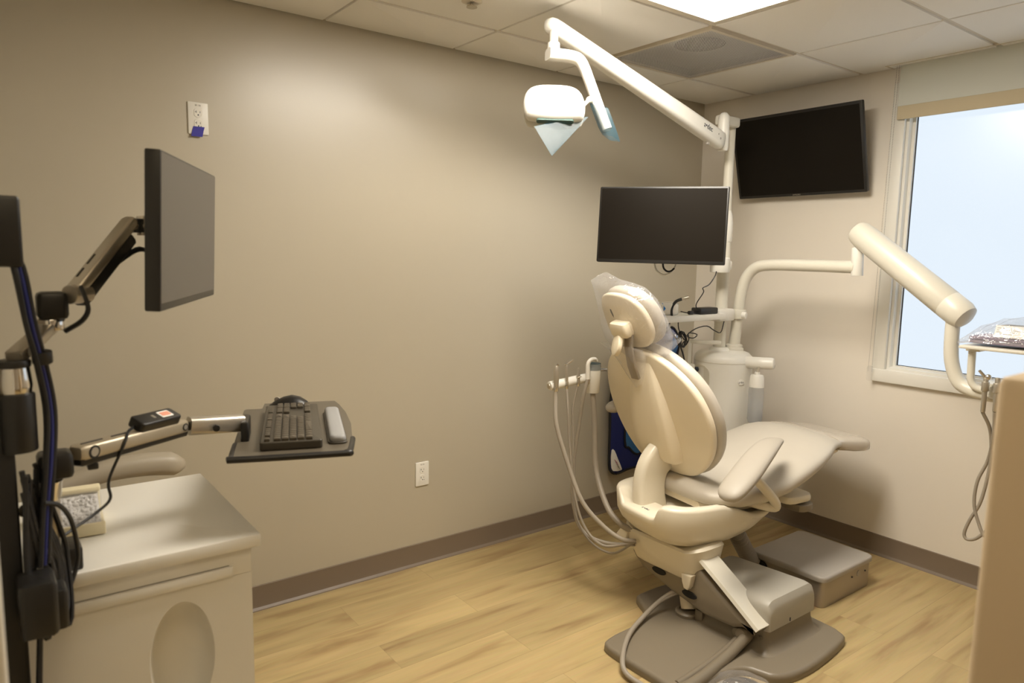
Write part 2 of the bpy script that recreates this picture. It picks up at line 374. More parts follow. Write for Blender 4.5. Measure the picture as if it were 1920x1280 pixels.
# ================================================================== CEILING FIXTURES
t = thing('ceiling_light', 'bright recessed fluorescent ceiling panel above the dental chair', 'ceiling light', (U+1.5*G, W0-2*G, H))
x0, x1, y0, y1 = U+2*G-G, U+2*G, W0-3*G, W0-G       # column 2 cell
x0 = U+G; x1 = U+2*G
fr = MB()
for a, b in (((x0+.010, y0+.010, H-.003), (x0+.042, y1-.010, H+.02)), ((x1-.042, y0+.010, H-.003), (x1-.010, y1-.010, H+.02)), ((x0+.042, y0+.010, H-.003), (x1-.042, y0+.042, H+.02)), ((x0+.042, y1-.042, H-.003), (x1-.042, y1-.010, H+.02))): fr.box(a, b)
obj('frame', fr, 'tee', t, flat=True)
obj('diffuser_lens', MB().box((x0+.042, y0+.042, H+.001), (x1-.042, y1-.042, H+.006)), 'lamp', t, flat=True)
t = thing('ceiling_light', 'second recessed ceiling panel behind the photographer', 'ceiling light', (xs[4]+.3, ys[6], H))
bx0, bx1, by0, by1 = xs[4]+.01, xs[5]-.01, ys[7]+.01, ys[5]-.01
obj('frame', MB().box((bx0, by0, H-.003), (bx1, by0+.035, H+.02)).box((bx0, by1-.035, H-.003), (bx1, by1, H+.02)).box((bx0, by0, H-.003), (bx0+.035, by1, H+.02)).box((bx1-.035, by0, H-.003), (bx1, by1, H+.02)), 'tee', t, flat=True)
obj('diffuser_lens', MB().box((bx0+.036, by0+.036, H+.001), (bx1-.036, by1-.036, H+.006)), 'lamp2', t, flat=True)

t = thing('air_diffuser', 'grey perforated square air diffuser in the ceiling', 'air vent', (U+.5*G, W0-.5*G, H))
vx0, vx1, vy0, vy1 = U+.012, U+G-.012, W0-G+.012, W0-.012
obj('perforated_plate', MB().quad((vx0+.016, vy0+.016, H-.004), (vx1-.016, vy0+.016, H-.004), (vx1-.016, vy1-.016, H-.004), (vx0+.016, vy1-.016, H-.004)), 'perf', t, flat=True)
fr = MB(); zz0, zz1 = H-.006, H+.006
fr.loft([[V((a, b, z)) for a, b in ((vx0+i_, vy0+i_), (vx1-i_, vy0+i_), (vx1-i_, vy1-i_), (vx0+i_, vy1-i_))] for i_, z in ((0, zz1+.012), (0, zz0), (.017, zz0), (.017, zz1))], (False, False)); obj('frame', fr, 'tee', t, flat=True)
# back pan with a round duct neck
pan = MB(); cx, cy = (vx0+vx1)/2, (vy0+vy1)/2; n = 48
def sq(i, h):
    a = 2*math.pi*i/n; c, s = math.cos(a), math.sin(a); k = h/max(abs(c), abs(s)); return (cx+c*k, cy+s*k)
rg = lambda f, z: [(*f(i), z) for i in range(n)]
pan.loft([rg(lambda i: sq(i, .285), H+.004), rg(lambda i: sq(i, .27), H+.035), rg(lambda i: (cx+.115*math.cos(2*math.pi*i/n), cy+.115*math.sin(2*math.pi*i/n)), H+.05)], (False, False)); obj('back_pan', pan, 'duct', t)
obj('duct_neck', MB().loft([rg(lambda i: (cx+.115*math.cos(2*math.pi*i/n), cy+.115*math.sin(2*math.pi*i/n)), H+.05), rg(lambda i: (cx+.115*math.cos(2*math.pi*i/n), cy+.115*math.sin(2*math.pi*i/n)), H+.25)], (False, True)), 'dark', t)

t = thing('sprinkler_head', 'small recessed metal sprinkler in the ceiling at the top edge', 'sprinkler', (.586, -2.08, H-.025))
obj('escutcheon', MB().lathe([(.0, .024), (.036, .024), (.038, .019), (.028, .014), (0, .014)], (.586, -2.08, H-.025)), 'tee', t)
obj('deflector', MB().lathe([(.006, .02), (.006, .004), (.019, .003), (.020, -.001), (0, -.002)], (.586, -2.08, H-.025)), 'sphead', t)

# ================================================================== WALL PLATES
def outlet(y, z, label, tilt=0):
    t = thing('power_outlet', label, 'power outlet', (0, y, z-.057), 'white duplex outlets on the greige wall')
    T = frame((0.0005, y, z), (0, 1, 0), (0, 0, 1)); T = Matrix(((0, 0, 1, 0.0005), (1, 0, 0, y), (0, 1, 0, z), (0, 0, 0, 1)))
    obj('cover_plate', MB().pad(rrect(.071, .115, .004), 0, .0055, .003, T, n=3, r0=0), 'white', t)
    for k, dz in enumerate((.0195, -.0195)):
        oc = [(max(-.0145, min(.0145, .0172*math.cos(a))), .0172*math.sin(a)+dz) for a in [2*math.pi*i/32 for i in range(32)]]
        r = obj('receptacle', MB().pad(oc, .0045, .0068, .0006, T, n=1, r0=0), 'white', t)
        sl = MB()
        for sx, h in ((-.0065, .0085), (.0065, .0070)): sl.pad(rrect(.0016, h, .0003, 1), .0066, .0070, .0001, T @ Matrix.Translation((sx, dz+.003, 0)), n=1)
        sl.pad(rrect(.0050, .0018, .0003, 1), .0066, .0070, .0001, T @ Matrix.Translation((-.0085, dz+.003, 0)), n=1)
        sl.pad(circ(.0025, 12), .0066, .0070, .0001, T @ Matrix.Translation((0, dz-.0075, 0)), n=1)
        if k: sl.pad(circ(.0017, 10), .0066, .0071, .0001, T @ Matrix.Translation((.0085, dz-.0085, 0)), n=1)
        obj('slots', sl, 'ink', r)
    text('circuit_label', 'B1-36', .0085, T @ Matrix.Translation((0, .046, .0058)), 'grink', t, depth=.0002)
    return t
outlet(-2.890, 1.952, 'white duplex outlet high on the wall above the left monitor')
outlet(-1.947, .442, 'white duplex outlet low on the wall near the floor')
tp = MB(); T = Matrix(((0, 0, 1, 0), (1, 0, 0, -2.8925), (0, 1, 0, 1.906), (0, 0, 0, 1)))
rows = [(.007, .0165, .004), (.007, .004, .0), (.0075, -.005, -.002), (.012, -.020, -.006)]
g = [[T @ V((sx*.0195+sh, zz, d)) for sx in (-1, 1)] for d, zz, sh in rows]; g2 = [[T @ V((sx*.0195+sh, zz, d+.0006)) for sx in (-1, 1)] for d, zz, sh in rows]
tp.loft([[a[0], a[1], b[1], b[0]] for a, b in zip(g, g2)]); tag(obj('painter_tape', tp, 'tape'), 'small strip of blue painter tape stuck on the bottom of the upper outlet', 'tape')

# ================================================================== WALL TELEVISION
t = thing('television', 'black flat television tilted down, mounted on the wall by the window', 'television', (.693, -.1196, 2.0211), rot=(.265, .0, -.0076))
def screen_unit(t, w, h, d, bez, bmat='black', smat='screen', chin=0):
    T = Matrix.Rotation(R_(90), 4, 'X')                     # outline XY -> XZ, depth toward -Y
    obj('casing', MB().pad(rrect(w, h, .006, 3), -d, 0, .003, T, n=2), bmat, t, world=False)
    obj('screen', MB().pad(rrect(w-2*bez, h-2*bez-chin, .001, 1), -.0004, .0005, .0002, T @ Matrix.Translation((0, chin/2, 0)), n=1), smat, t, world=False)
screen_unit(t, .735, .435, .022, .014)
T = Matrix.Rotation(R_(90), 4, 'X')
obj('rear_housing', MB().pad(rrect(.5, .26, .02), -.05, -.02, .01, T), 'black', t, world=False)
text('maker_logo', 'SAMSUNG', .010, T @ Matrix.Translation((-.01, -.2105, .0006)), 'silver', t, world=False, depth=.0002)
obj('wall_bracket', MB().box((-.08, .045, -.09), (.08, .085, .09)).box((-.05, .08, -.03), (.05, .105, .03)), 'black', t, world=False)

# ================================================================== ROLLER SHADE
t = thing('roller_shade', 'pale roller shade rolled down a little at the top of the window', 'window shade', (1.9, -.04, 2.14))
obj('fabric', MB().box((1.162, -.040, 2.200), (2.86, -.038, H+.02)), 'shade', t, flat=True)
obj('hem_bar', MB().rbox((2.011, -.039, 2.173), (1.698, .010, .062), .004), 'hem', t)
ch = MB()
for (xa, za), (xb, zb) in (((1.150, H), (1.128, .935)), ((1.160, H), (1.146, .935))):
    n = 190
    for i in range(n):
        f = i/(n-1); c = V((xa+(xb-xa)*f, -.052, za+(zb-za)*f)); r = .0021
        a = ch.ring([c+V((r, 0, 0)), c+V((0, r, 0)), c+V((-r, 0, 0)), c+V((0, -r, 0))]); p, q = ch.ring([c+V((0, 0, r*1.1)), c-V((0, 0, r*1.1))])
        for k in range(4): ch.f += [(a[k], a[(k+1) % 4], p), (a[(k+1) % 4], a[k], q)]
obj('bead_chain', ch, 'bead', t)
obj('chain_tensioner', MB().pad(rrect(.026, .075, .010), 0, .016, .003, Matrix(((1, 0, 0, 1.137), (0, 0, -1, -.044), (0, 1, 0, .922), (0, 0, 0, 1)))), 'clearbox', t)

# ================================================================== DENTAL CHAIR
CL = TM(.93, -1.15, 0, rz=-.14)                      # upper chair: x across, y to the toe, z up
def cl(x, y, z): return CL @ V((x, y, z))
chair = thing('dental_chair', 'cream upholstered dental chair with upright backrest on a grey floor base', 'dental chair', (1.2, -1.25, 0))
# --- base plate on the floor (long axis along X)
bo = [(1.03, -1.60), (1.04, -1.73), (1.09, -1.775), (1.30, -1.775), (1.40, -1.77), (1.435, -1.70), (1.435, -1.56), (1.47, -1.47), (1.52, -1.445), (1.555, -1.43), (1.59, -1.37), (1.60, -1.22), (1.575, -.99), (1.535, -.945), (1.46, -.93), (1.20, -.93), (1.00, -1.02), (.90, -1.10), (.865, -1.20), (.86, -1.36), (.885, -1.40), (.96, -1.44), (1.015, -1.50)]
bo = smooth_closed(bo, 3)
obj('base_plate', MB().pad([(x, y) for x, y in bo], .0, .034, .016, n=5, r0=.002), 'grey', chair)
rid = MB()
rid.tube([(1.420, -1.745, .028), (1.415, -1.64, .032), (1.400, -1.50, .042), (1.392, -1.40, .062), (1.39, -1.34, .080)], .020, n=14)
rid.tube([(1.385, -1.74, .026), (1.380, -1.64, .029), (1.368, -1.50, .034), (1.355, -1.36, .050)], .013, n=12)
obj('base_rib', rid, 'grey', chair)
# --- lift housing: flared casting and light cover
hs = MB(); Th = lambda x0, x1, y0, y1: ((x0+x1)/2, (y0+y1)/2)
def rr_ring(x0, x1, y0, y1, r, z): c = ((x0+x1)/2, (y0+y1)/2); return [V((c[0]+p[0], c[1]+p[1], z)) for p in rrect(x1-x0, y1-y0, r, 5)]
hs.loft([rr_ring(1.14, 1.50, -1.375, -.965, .05, .030), rr_ring(1.14, 1.485, -1.355, -.985, .04, .037), rr_ring(1.14, 1.465, -1.335, -1.005, .025, .055), rr_ring(1.14, 1.455, -1.326, -1.012, .02, .085), rr_ring(1.14, 1.452, -1.324, -1.014, .02, .125)])
obj('lift_housing', hs, 'grey', chair)
cv = MB(); prof = [(-.158, .112), (-.158, .165)] + [(-.158+.045*(1-math.cos(a)), .165+.040*math.sin(a)) for a in [R_(15*i) for i in range(1, 7)]]
prof += [(-x, z) for x, z in reversed(prof)]
prof = [(x, z) for x, z in prof]
cvr = []
for x, s, dz in ((1.085, .97, .0), (1.10, 1, .004), (1.30, 1.0, .016), (1.42, 1.0, .022), (1.447, .985, .018), (1.458, .955, .006), (1.462, .93, -.006)):
    cvr.append([V((x, -1.168+p*s, .112+(z-.112)*(1 if s > .96 else .93)+(dz if z > .13 else 0))) for p, z in prof])
obj('housing_cover', MB().loft(cvr), mat('greyed white cover', (.42, .40, .35), .4, var=.02), chair)
obj('cover_clip', MB().box((1.458, -1.19, .118), (1.4645, -1.186, .132)), 'ink', chair, flat=True)
obj('bolt_recess', MB().cyl((1.432, -1.3345, .082), (1.432, -1.318, .082), .008, n=16), 'grey', chair)
# --- lift arm: deep trough sloping down to the housing
def prismXZ(pts, y0, y1, r=.012):
    T = Matrix(((1, 0, 0, 0), (0, 0, -1, 0), (0, 1, 0, 0), (0, 0, 0, 1)))      # outline x,z ; depth -> -y
    return MB().pad(pts, -y1, -y0, r, T, n=4)
arm = [(.835, .245), (.838, .205), (.885, .168), (1.05, .122), (1.215, .090), (1.345, .098), (1.385, .115), (1.440, .112), (1.452, .130), (1.30, .20), (1.14, .292), (1.10, .262)]
obj('lift_arm', prismXZ([p for p in arm], -1.385, -1.225, .022), 'grey', chair)
def strip(pts, y0, y1, th, name, m, par):
    r = []
    for i, (x, z) in enumerate(pts):
        a = V(pts[max(i-1, 0)]); b = V(pts[min(i+1, len(pts)-1)]); d = (b-a).normalized(); nx, nz = -d[1], d[0]
        if nz < 0: nx, nz = -nx, -nz
        r.append([V((x, y0, z)), V((x, y1, z)), V((x+nx*th, y1-.006, z+nz*th)), V((x+nx*th, y0+.006, z+nz*th))])
    return obj(name, MB().loft(r), m, par)
strip([(1.105, .225), (1.110, .275), (1.130, .312), (1.150, .322), (1.175, .310), (1.30, .232), (1.452, .132)], -1.392, -1.285, .012, 'arm_cover', 'offw', chair)
for yy, x, z in ((-1.388, .985, .188), (-1.388, 1.145, .150)):
    obj('pivot_slot', MB().pad(circ(.036, 20, .014), 0, .006, .001, Matrix(((1, 0, 0, x), (0, 0, -1, yy+.004), (0, 1, 0, z), (0, 0, 0, 1))), n=1), 'dark', chair)
obj('hydraulic_cylinder', MB().cyl((1.055, -1.29, .165), (1.10, -1.32, .050), .042, .036, n=28, bev=.004), 'shell', chair)
obj('cylinder_socket', MB().lathe([(.048, .030), (.050, .046), (.043, .052), (.036, .052), (.034, .046), (0, .046)], (1.10, -1.335, 0)), 'grey', chair)
obj('floor_bracket', MB().rbox((1.165, -1.335, .055), (.035, .03, .05), .004).rbox((1.30, -1.20, .062), (.26, .22, .05), .01), 'grey', chair)
obj('hinge_knuckle', MB().cyl((1.375, -1.372, .080), (1.375, -1.33, .080), .024, n=20, bev=.004).cyl((1.345, -1.355, .070), (1.345, -1.31, .070), .02, n=20, bev=.004), 'grey', chair)
# --- turntable cover between arm and seat frame
def ring_of(x0, x1, y0, y1, r, z, dip=0):
    o = []
    for p in rrect(x1-x0, y1-y0, r, 6):
        xx = (x0+x1)/2+p[0]; o.append(V((xx, (y0+y1)/2+p[1], z-dip*(1-((xx-(x0+x1)/2)/((x1-x0)/2))**2)-.02*0)))
    return o
tt = MB().loft([ring_of(.86, 1.14, -1.385, -1.255, .05, .200, -.0), ring_of(.835, 1.165, -1.400, -1.24, .06, .212, -.0), ring_of(.80, 1.195, -1.418, -1.225, .07, .275), ring_of(.788, 1.208, -1.425, -1.22, .07, .350, .042), ring_of(.795, 1.20, -1.417, -1.228, .065, .360, .046), ring_of(.81, 1.185, -1.40, -1.245, .06, .360, .050)])
obj('turntable_cover', tt, 'hull', chair)
obj('cover_lug', MB().pad([(1.118, .235), (1.122, .205), (1.132, .180), (1.150, .176), (1.160, .190), (1.170, .240)], 1.380, 1.412, .006, Matrix(((1, 0, 0, 0), (0, 0, -1, 0), (0, 1, 0, 0), (0, 0, 0, 1)))), 'hull', chair)
obj('hose_bracket', MB().pad([(.775, .29), (.79, .275), (.83, .275), (.84, .315), (.80, .325)], 1.40, 1.43, .004, Matrix(((1, 0, 0, 0), (0, 0, -1, 0), (0, 1, 0, 0), (0, 0, 0, 1)))), 'hull', chair)
obj('turntable_bearing', MB().cyl((.985, -1.27, .30), (.985, -1.24, .36), .12, n=40, bev=.004), 'greyl', chair)
# --- seat frame hull (boat shaped), in chair coordinates
def hull_ring(hw, v0, v1, z, n=3.6, k=84, zf=None, cx=.070):
    o = []; cv_ = (v0+v1)/2; hl = (v1-v0)/2
    for i in range(k):
        a = 2*math.pi*i/k; c, s = math.cos(a), math.sin(a)
        x = cx+hw*math.copysign(abs(c)**(2/n), c); y = cv_+hl*math.copysign(abs(s)**(2/n), s)
        o.append(cl(x, y, z+(zf(x-cx, y) if zf else 0)))
    return o
def sst(a, b, x): t = max(0, min(1, (x-a)/(b-a))); return t*t*(3-2*t)
def rim(x, y):      # lip: low in the middle rear, high at the rear corners and sides, dipping before the front
    r = .000
    r += .055*sst(.098, .128, abs(x))*(1-sst(-.12, .09, y))
    r -= .012*math.exp(-((y-.10)/.06)**2)
    r += .035*sst(.13, .28, y)
    return r
up = lambda k: (lambda x, y: k*max(0, y+.02)/.28)
hb = MB().loft([hull_ring(.08, -.16, .06, .330), hull_ring(.15, -.235, .15, .332, zf=up(.03)), hull_ring(.195, -.285, .23, .352, zf=up(.055)), hull_ring(.222, -.323, .28, .388, zf=up(.06)), hull_ring(.234, -.342, .305, .425, zf=up(.04)),
    hull_ring(.238, -.348, .31, .448, zf=rim), hull_ring(.234, -.344, .306, .458, zf=rim), hull_ring(.224, -.334, .296, .462, zf=rim), hull_ring(.206, -.300, .28, .462, zf=rim), hull_ring(.194, -.280, .27, .457, zf=lambda x, y: rim(x, y)*.9), hull_ring(.184, -.250, .26, .445, zf=lambda x, y: rim(x, y)*.3), hull_ring(.15, -.2, .2, .440), hull_ring(.05, -.1, .1, .440)])
obj('seat_frame', hb, 'hull', chair, ang=50)

obj('rear_platform', MB().rbox((0, 0, 0), (.196, .12, .05), .006, CL @ Matrix.Translation((.068, -.272, .4385))), 'hull', chair)
text('maker_badge', 'a•dec', .020, CL @ TM(.075, -.300, .4638, rz=0), 'ink', chair, depth=.0003)
# --- seat pan and cushion: section loft rising to the knee then falling to the toe
pan = MB(); secs = [(-.13, .15, .475, .50), (-.05, .19, .458, .50), (.10, .20, .452, .50), (.30, .19, .470, .52), (.45, .16, .52, .56), (.60, .14, .565, .60), (.78, .10, .583, .61)]
obj('seat_pan', MB().loft([[cl(.05+p[0], y, (z0+z1)/2+p[1]) for p in rrect(2*hw, z1-z0, .012, 3)] for y, hw, z0, z1 in secs]), 'shell', chair)
def se(hw, ht, n=2.6, k=40):
    return [(hw*math.copysign(abs(math.cos(a))**(2/n), math.cos(a)), ht*math.copysign(abs(math.sin(a))**(2/n), math.sin(a))) for a in [2*math.pi*i/k for i in range(k)]]
# (y, centre x, half width, bottom z, top z)
seat = [(-.150, .05, .10, .520, .545), (-.142, .05, .175, .503, .560), (-.120, .05, .225, .492, .570), (-.07, .05, .258, .480, .576), (.0, .05, .275, .470, .580), (.12, .05, .283, .468, .590), (.25, .045, .285, .482, .612), (.37, .04, .283, .520, .648), (.47, .035, .275, .556, .674), (.55, .03, .258, .592, .688), (.61, .022, .236, .614, .689), (.655, .018, .221, .620, .685), (.695, .015, .213, .618, .680)]
ss = MB()
rings = []
for y, cx, hw, zb, zt in seat:
    hz = (zt-zb)/2; o = []
    for px_, pz in se(hw, hz):
        dish = -.012*(1-(px_/hw)**2) if pz > 0 and -.05 < y < .5 else 0
        o.append(cl(cx+px_, y, (zt+zb)/2+pz+dish))
    rings.append(o)
obj('seat_cushion', ss.loft(rings), 'uph', chair, ang=70)
toe = [(.690, .015, .209, .620, .6785), (.696, .015, .211, .612, .680), (.76, .012, .209, .600, .672), (.83, .010, .207, .586, .662), (.90, .008, .203, .577, .652), (.940, .006, .196, .574, .647), (.960, .005, .182, .580, .641), (.970, .004, .15, .592, .628)]
obj('toe_cover', MB().loft([[cl(cx+a, y, (zt+zb)/2+b) for a, b in se(hw, (zt-zb)/2, 4)] for y, cx, hw, zb, zt in toe]), mat('toe cover under clear vinyl', (.56, .50, .42), .12, coat=.6, bump=.25, bscale=18), chair, ang=60)
# --- backrest
LEAN = math.atan(.36); cL, sL = math.cos(LEAN), math.sin(LEAN)
# backrest plane: X across, Y up along the back, Z toward the rear
BK = CL @ Matrix(((1, 0, 0, -.022), (0, -sL, -cL, -.105), (0, cL, -sL, .58), (0, 0, 0, 1)))
half = [(0, -.010), (.10, -.007), (.170, .012), (.222, .050), (.268, .105), (.300, .170), (.316, .25), (.310, .32), (.290, .385), (.252, .445), (.198, .495), (.138, .530), (.070, .549), (.0, .554)]
ol = half+[(-x, y) for x, y in reversed(half[1:-1])]
ol = smooth_closed([(x-.030*max(0, y)/.55, y) for x, y in ol], 3)
def wrap(v): return V((v.x, v.y, v.z-.28*v.x*v.x))     # sides come forward
obj('backrest_shell', MB().pad(ol, -.028, .006, .012, BK, dome1=.012, warp=wrap, n=4), 'shell', chair, ang=60)
olc = [(x*1.02, .26+(y-.26)*1.03) for x, y in ol]
obj('backrest_cushion', MB().pad(olc, -.078, -.032, .018, BK, dome0=.022, warp=wrap, n=5), 'uph', chair, ang=60)
# spine housing
sp = MB(); sr = []
for y, hw, d in ((.060, .098, .006), (.070, .108, .046), (.095, .114, .058), (.15, .116, .062), (.25, .112, .056), (.34, .100, .046), (.42, .082, .034), (.48, .062, .018), (.525, .05, .000)):
    sr.append([BK @ V((.008+a, y, b)) for a, b in [(hw+.012, -.025), (hw+.006, d*.35), (hw, d*.75), (hw*.88, d*.96), (hw*.5, d*1.03), (0, d*1.05), (-hw*.5, d*1.03), (-hw*.88, d*.96), (-hw, d*.75), (-hw-.006, d*.35), (-hw-.012, -.025)]])
obj('spine_housing', sp.loft(sr), 'shell', chair, ang=50)
# lower tongue, curving down behind the seat
tg = [BK @ V((.012, .15, -.035)), BK @ V((.014, .10, -.008)), cl(-.002, -.200, .615), cl(-.002, -.222, .55), cl(.004, -.226, .485), cl(.008, -.215, .42)]
obj('backrest_tongue', MB().tube(tg, 1.0, sq=[(a[1], a[0]) for a in rrect(.156, .060, .020, 3)], k=5), 'hull', chair, ang=50)
# --- headrest
post = MB().tube([cl(-.020, -.300, .985), cl(-.018, -.325, 1.035), cl(-.010, -.352, 1.12), cl(-.006, -.355, 1.17)], 1, sq=[(a[1], a[0]) for a in rrect(.044, .014, .004, 2)], sm=False)
obj('headrest_bar', post, 'brushed', chair)
HT = LEAN+.11; ch_, sh_ = math.cos(HT), math.sin(HT)
HB = CL @ Matrix(((1, 0, 0, -.058), (0, -sh_, -ch_, -.345), (0, ch_, -sh_, 1.212), (0, 0, 0, 1)))
hh = smooth_closed([(x*.92, y*1.12) for x, y in [(-.06, -.098), (.06, -.098), (.118, -.085), (.152, -.045), (.155, .01), (.135, .065), (.085, .105), (0, .118), (-.085, .105), (-.135, .065), (-.155, .01), (-.152, -.045), (-.118, -.085)]], 3)
hw_ = lambda v: V((v.x, v.y, v.z-1.1*v.x*v.x))
obj('headrest_shell', MB().pad(hh, -.016, .010, .010, HB, dome1=.010, warp=hw_), 'shell', chair, ang=60)
obj('headrest_cushion', MB().pad([(x*1.05, y*1.05) for x, y in hh], -.072, -.022, .018, HB, dome0=.01, warp=hw_), 'uph', chair, ang=60)
obj('adjuster_slot', MB().pad(circ(.006, 12, .022), 0, .004, .001, HB @ TM(-.03, .045, .014, rz=.25), n=1), 'dark', chair)
obj('headrest_block', MB().rbox((0, 0, 0), (.105, .050, .066), .016, CL @ TM(-.035, -.372, 1.188, rx=.4)), 'shell', chair)
obj('headrest_knob', MB().pad(circ(.044, 32, .046), 0, .020, .006, CL @ TM(-.045, -.372, 1.120, rz=-.35) @ Matrix.Rotation(R_(80), 4, 'X'), dome1=.004), 'shell', chair)
# --- armrests
def armrest(side, pts, wid=.040, tub=None):
    r = []
    P = smooth_open(pts, 5); m = len(P)
    for i in range(m):
        t = i/(m-1); k = math.sin(math.pi*min(1, max(0, t)))**.35 if 0 < t < 1 else .15
        d = (P[min(i+1, m-1)]-P[max(i-1, 0)]).normalized(); x = d.cross(V((0, 0, 1))).normalized(); z = x.cross(d)
        hw = wid*k*(1.12-.35*t); hz = .029*k*(1.1-.45*t)
        r.append([P[i]+x*a+z*b for a, b in se(hw, hz, 2.4, 24)])
    a = obj('armrest', MB().loft(r), M['armpad'], chair, ang=60)
    obj('armrest_tube', MB().tube(tub, .0195, n=16, k=7), 'hull', chair)
armrest(1, [(1.315, -1.425, .595), (1.310, -1.38, .622), (1.295, -1.28, .665), (1.268, -1.15, .714), (1.236, -1.03, .734), (1.204, -.915, .726)], .060,
    [(1.15, -1.13, .505), (1.20, -1.10, .490), (1.262, -1.04, .474), (1.276, -1.03, .484), (1.276, -1.07, .53), (1.272, -1.20, .640), (1.27, -1.23, .665)])
armrest(-1, [(.535, -1.262, .765), (.535, -1.22, .778), (.535, -1.12, .79), (.545, -1.0, .80), (.56, -.88, .80), (.575, -.80, .798)], .048,
    [(.72, -.97, .50), (.66, -.95, .485), (.60, -.93, .48), (.575, -.93, .50), (.565, -.97, .58), (.55, -1.05, .70), (.545, -1.10, .77)])
# --- front control bracket under the seat
obj('control_bracket', MB().rbox((0, 0, 0), (.20, .16, .035), .012, CL @ TM(.20, .36, .468, rz=0), rc=.04), 'hull', chair)
obj('stop_plate', MB().pad(smooth_closed([(-.045, -.05), (.05, -.05), (.06, .02), (.02, .05), (-.04, .045)], 3), -.018, .012, .004, CL @ TM(.245, .40, .430)).cyl(cl(.235, .41, .44), cl(.235, .41, .455), .018, n=16), 'grey', chair)
obj('frame_rail', MB().tube([cl(.02, .1, .45), cl(.1, .3, .46), cl(.19, .38, .465)], 1, sq=[(a[1], a[0]) for a in rrect(.16, .04, .01, 2)]), 'hull', chair)
# --- umbilical tubing from the hose bracket under the base to the floor in front
obj('floor_hose', MB().tube([(1.10, -1.34, .15), (1.052, -1.372, .118), (1.030, -1.433, .084), (1.043, -1.54, .056), (1.096, -1.672, .052), (1.172, -1.784, .046), (1.225, -1.827, .022), (1.30, -1.822, .0105), (1.42, -1.80, .0105)], .0095, n=12), 'hose', chair)
obj('floor_cable', MB().tube([(1.07, -1.355, .12), (1.036, -1.420, .088), (1.030, -1.50, .060), (1.049, -1.575, .043)], .006, n=10), 'hose', chair)

# ================================================================== HEADREST BAG
def crease(v, k=1.0):
    a = noise.noise(v*9*k); b = noise.noise(v*21*k+V((7, 3, 1))); return (.5-abs(a))*1.2+(.35-abs(b))*.7
def bag():
    mb = MB(); rings = []; prof = [(-.175, .62, .42), (-.165, .74, .55), (-.15, .86, .72), (-.125, .95, .88), (-.09, 1.0, 1.0), (-.05, 1.02, 1.0), (-.01, 1.02, 1.0), (.03, .99, 1.0), (.07, .93, .96), (.10, .84, .90), (.125, .70, .80), (.145, .52, .66), (.158, .34, .5), (.166, .18, .3), (.169, .05, .1)]
    for j, (y, sx, sz) in enumerate(prof):
        o = []
        for i in range(84):
            a = 2*math.pi*i/84; c, s = math.cos(a), math.sin(a)
            x = .168*sx*math.copysign(abs(c)**.7, c); z = -.030+.062*sz*math.copysign(abs(s)**.7, s)-1.0*x*x
            pk = .060*math.exp(-((y-.13)/.035)**2-((x+.10)/.055)**2)          # loose corner standing up at the top left
            lf = -.030*math.exp(-((y+.06)/.09)**2)*(1 if x < -.12 else 0)
            d = crease(V((x, y, z)))*.011
            n_ = V((c, .0, s)); o.append(HB @ (V((x+lf-pk*.3, y+pk, z))+n_*d))
        rings.append(o)
    mb.loft(rings, (False, False))
    def sheet(f, nu, nv):
        g = [mb.ring([f(i/(nu-1), j/(nv-1)) for i in range(nu)]) for j in range(nv)]
        for j in range(nv-1):
            for i in range(nu-1): mb.f.append((g[j][i], g[j][i+1], g[j+1][i+1], g[j+1][i]))
    def skirt(u, v):
        x = -.02+(u-.5)*(.30-.10*v); y = .600-.22*v*(.6+.4*math.cos((u-.5)*5))
        zz = .030+.035*(1-v)+.010*crease(V((u*.35, v*.3, .4)), 1.2)
        return BK @ V((x, y, zz))
    sheet(skirt, 26, 16)
    A, B, C_, D_ = cl(.085, -.27, 1.235), cl(.185, -.25, 1.165), cl(.10, -.25, 1.085), cl(.03, -.28, 1.090)
    def flap(u, v):
        p_ = (A*(1-u)+B*u)*(1-v)+(D_*(1-u)+C_*u)*v; return p_+V((.6, -.8, .1))*(.018*math.sin(u*9+v*5)+.012*crease(V((u*.25, v*.2, 2)), 1.4))
    sheet(flap, 16, 14)
    return mb
tag(obj('headrest_bag', bag(), 'bag', ang=22), 'clear crinkled plastic bag pulled over the chair headrest', 'plastic cover')

# ================================================================== FLOOR BOX AND CORRUGATED HOSE
t = thing('junction_box', 'low grey utility box with lid on the floor at the chair foot', 'utility box', (1.19, -.575, 0))
obj('box_body', MB().pad([(x+1.192, y-.577) for x, y in rrect(.355, .41, .03, 6)], .0, .118, .003), 'brushed', t)
obj('lid', MB().pad([(x+1.192, y-.577) for x, y in rrect(.372, .430, .035, 6)], .117, .142, .010, r0=.002), 'greyl', t)
obj('grommet', MB().cyl((1.075, -.7835, .082), (1.075, -.789, .082), .028, n=24), 'dark', t)
for y in (-.545, -.43): obj('screw', MB().cyl((1.369, y, .082), (1.3725, y, .082), .004, n=10), 'ink', t)
obj('side_plug', MB().cyl((1.369, -.488, .085), (1.3715, -.488, .085), .014, n=20), 'greyl', t)
def corr(pts, r, amp, n, k=40):
    P = smooth_open(pts, 30); L = len(P)
    return MB().tube(P, lambda t: r+amp*math.cos(t*2*math.pi*n), n=20, sm=False)
hz = corr([(1.03, -1.03, .385), (1.028, -.97, .315), (1.025, -.89, .215), (1.026, -.83, .135), (1.036, -.775, .070)], .033, .006, 20)
tag(obj('corrugated_hose', hz, 'hose', ang=80), 'ribbed beige hose running from under the chair into the floor box', 'hose')
t = thing('foot_control', 'round foot pedal wrapped in clear plastic on the floor by the chair base', 'foot pedal', (1.555, -1.60, 0))
obj('pedal_base', MB().lathe([(0, 0), (.095, 0), (.10, .008), (.098, .022), (.085, .032), (0, .036)], (1.555, -1.60, 0), n=40), 'greyl', t)
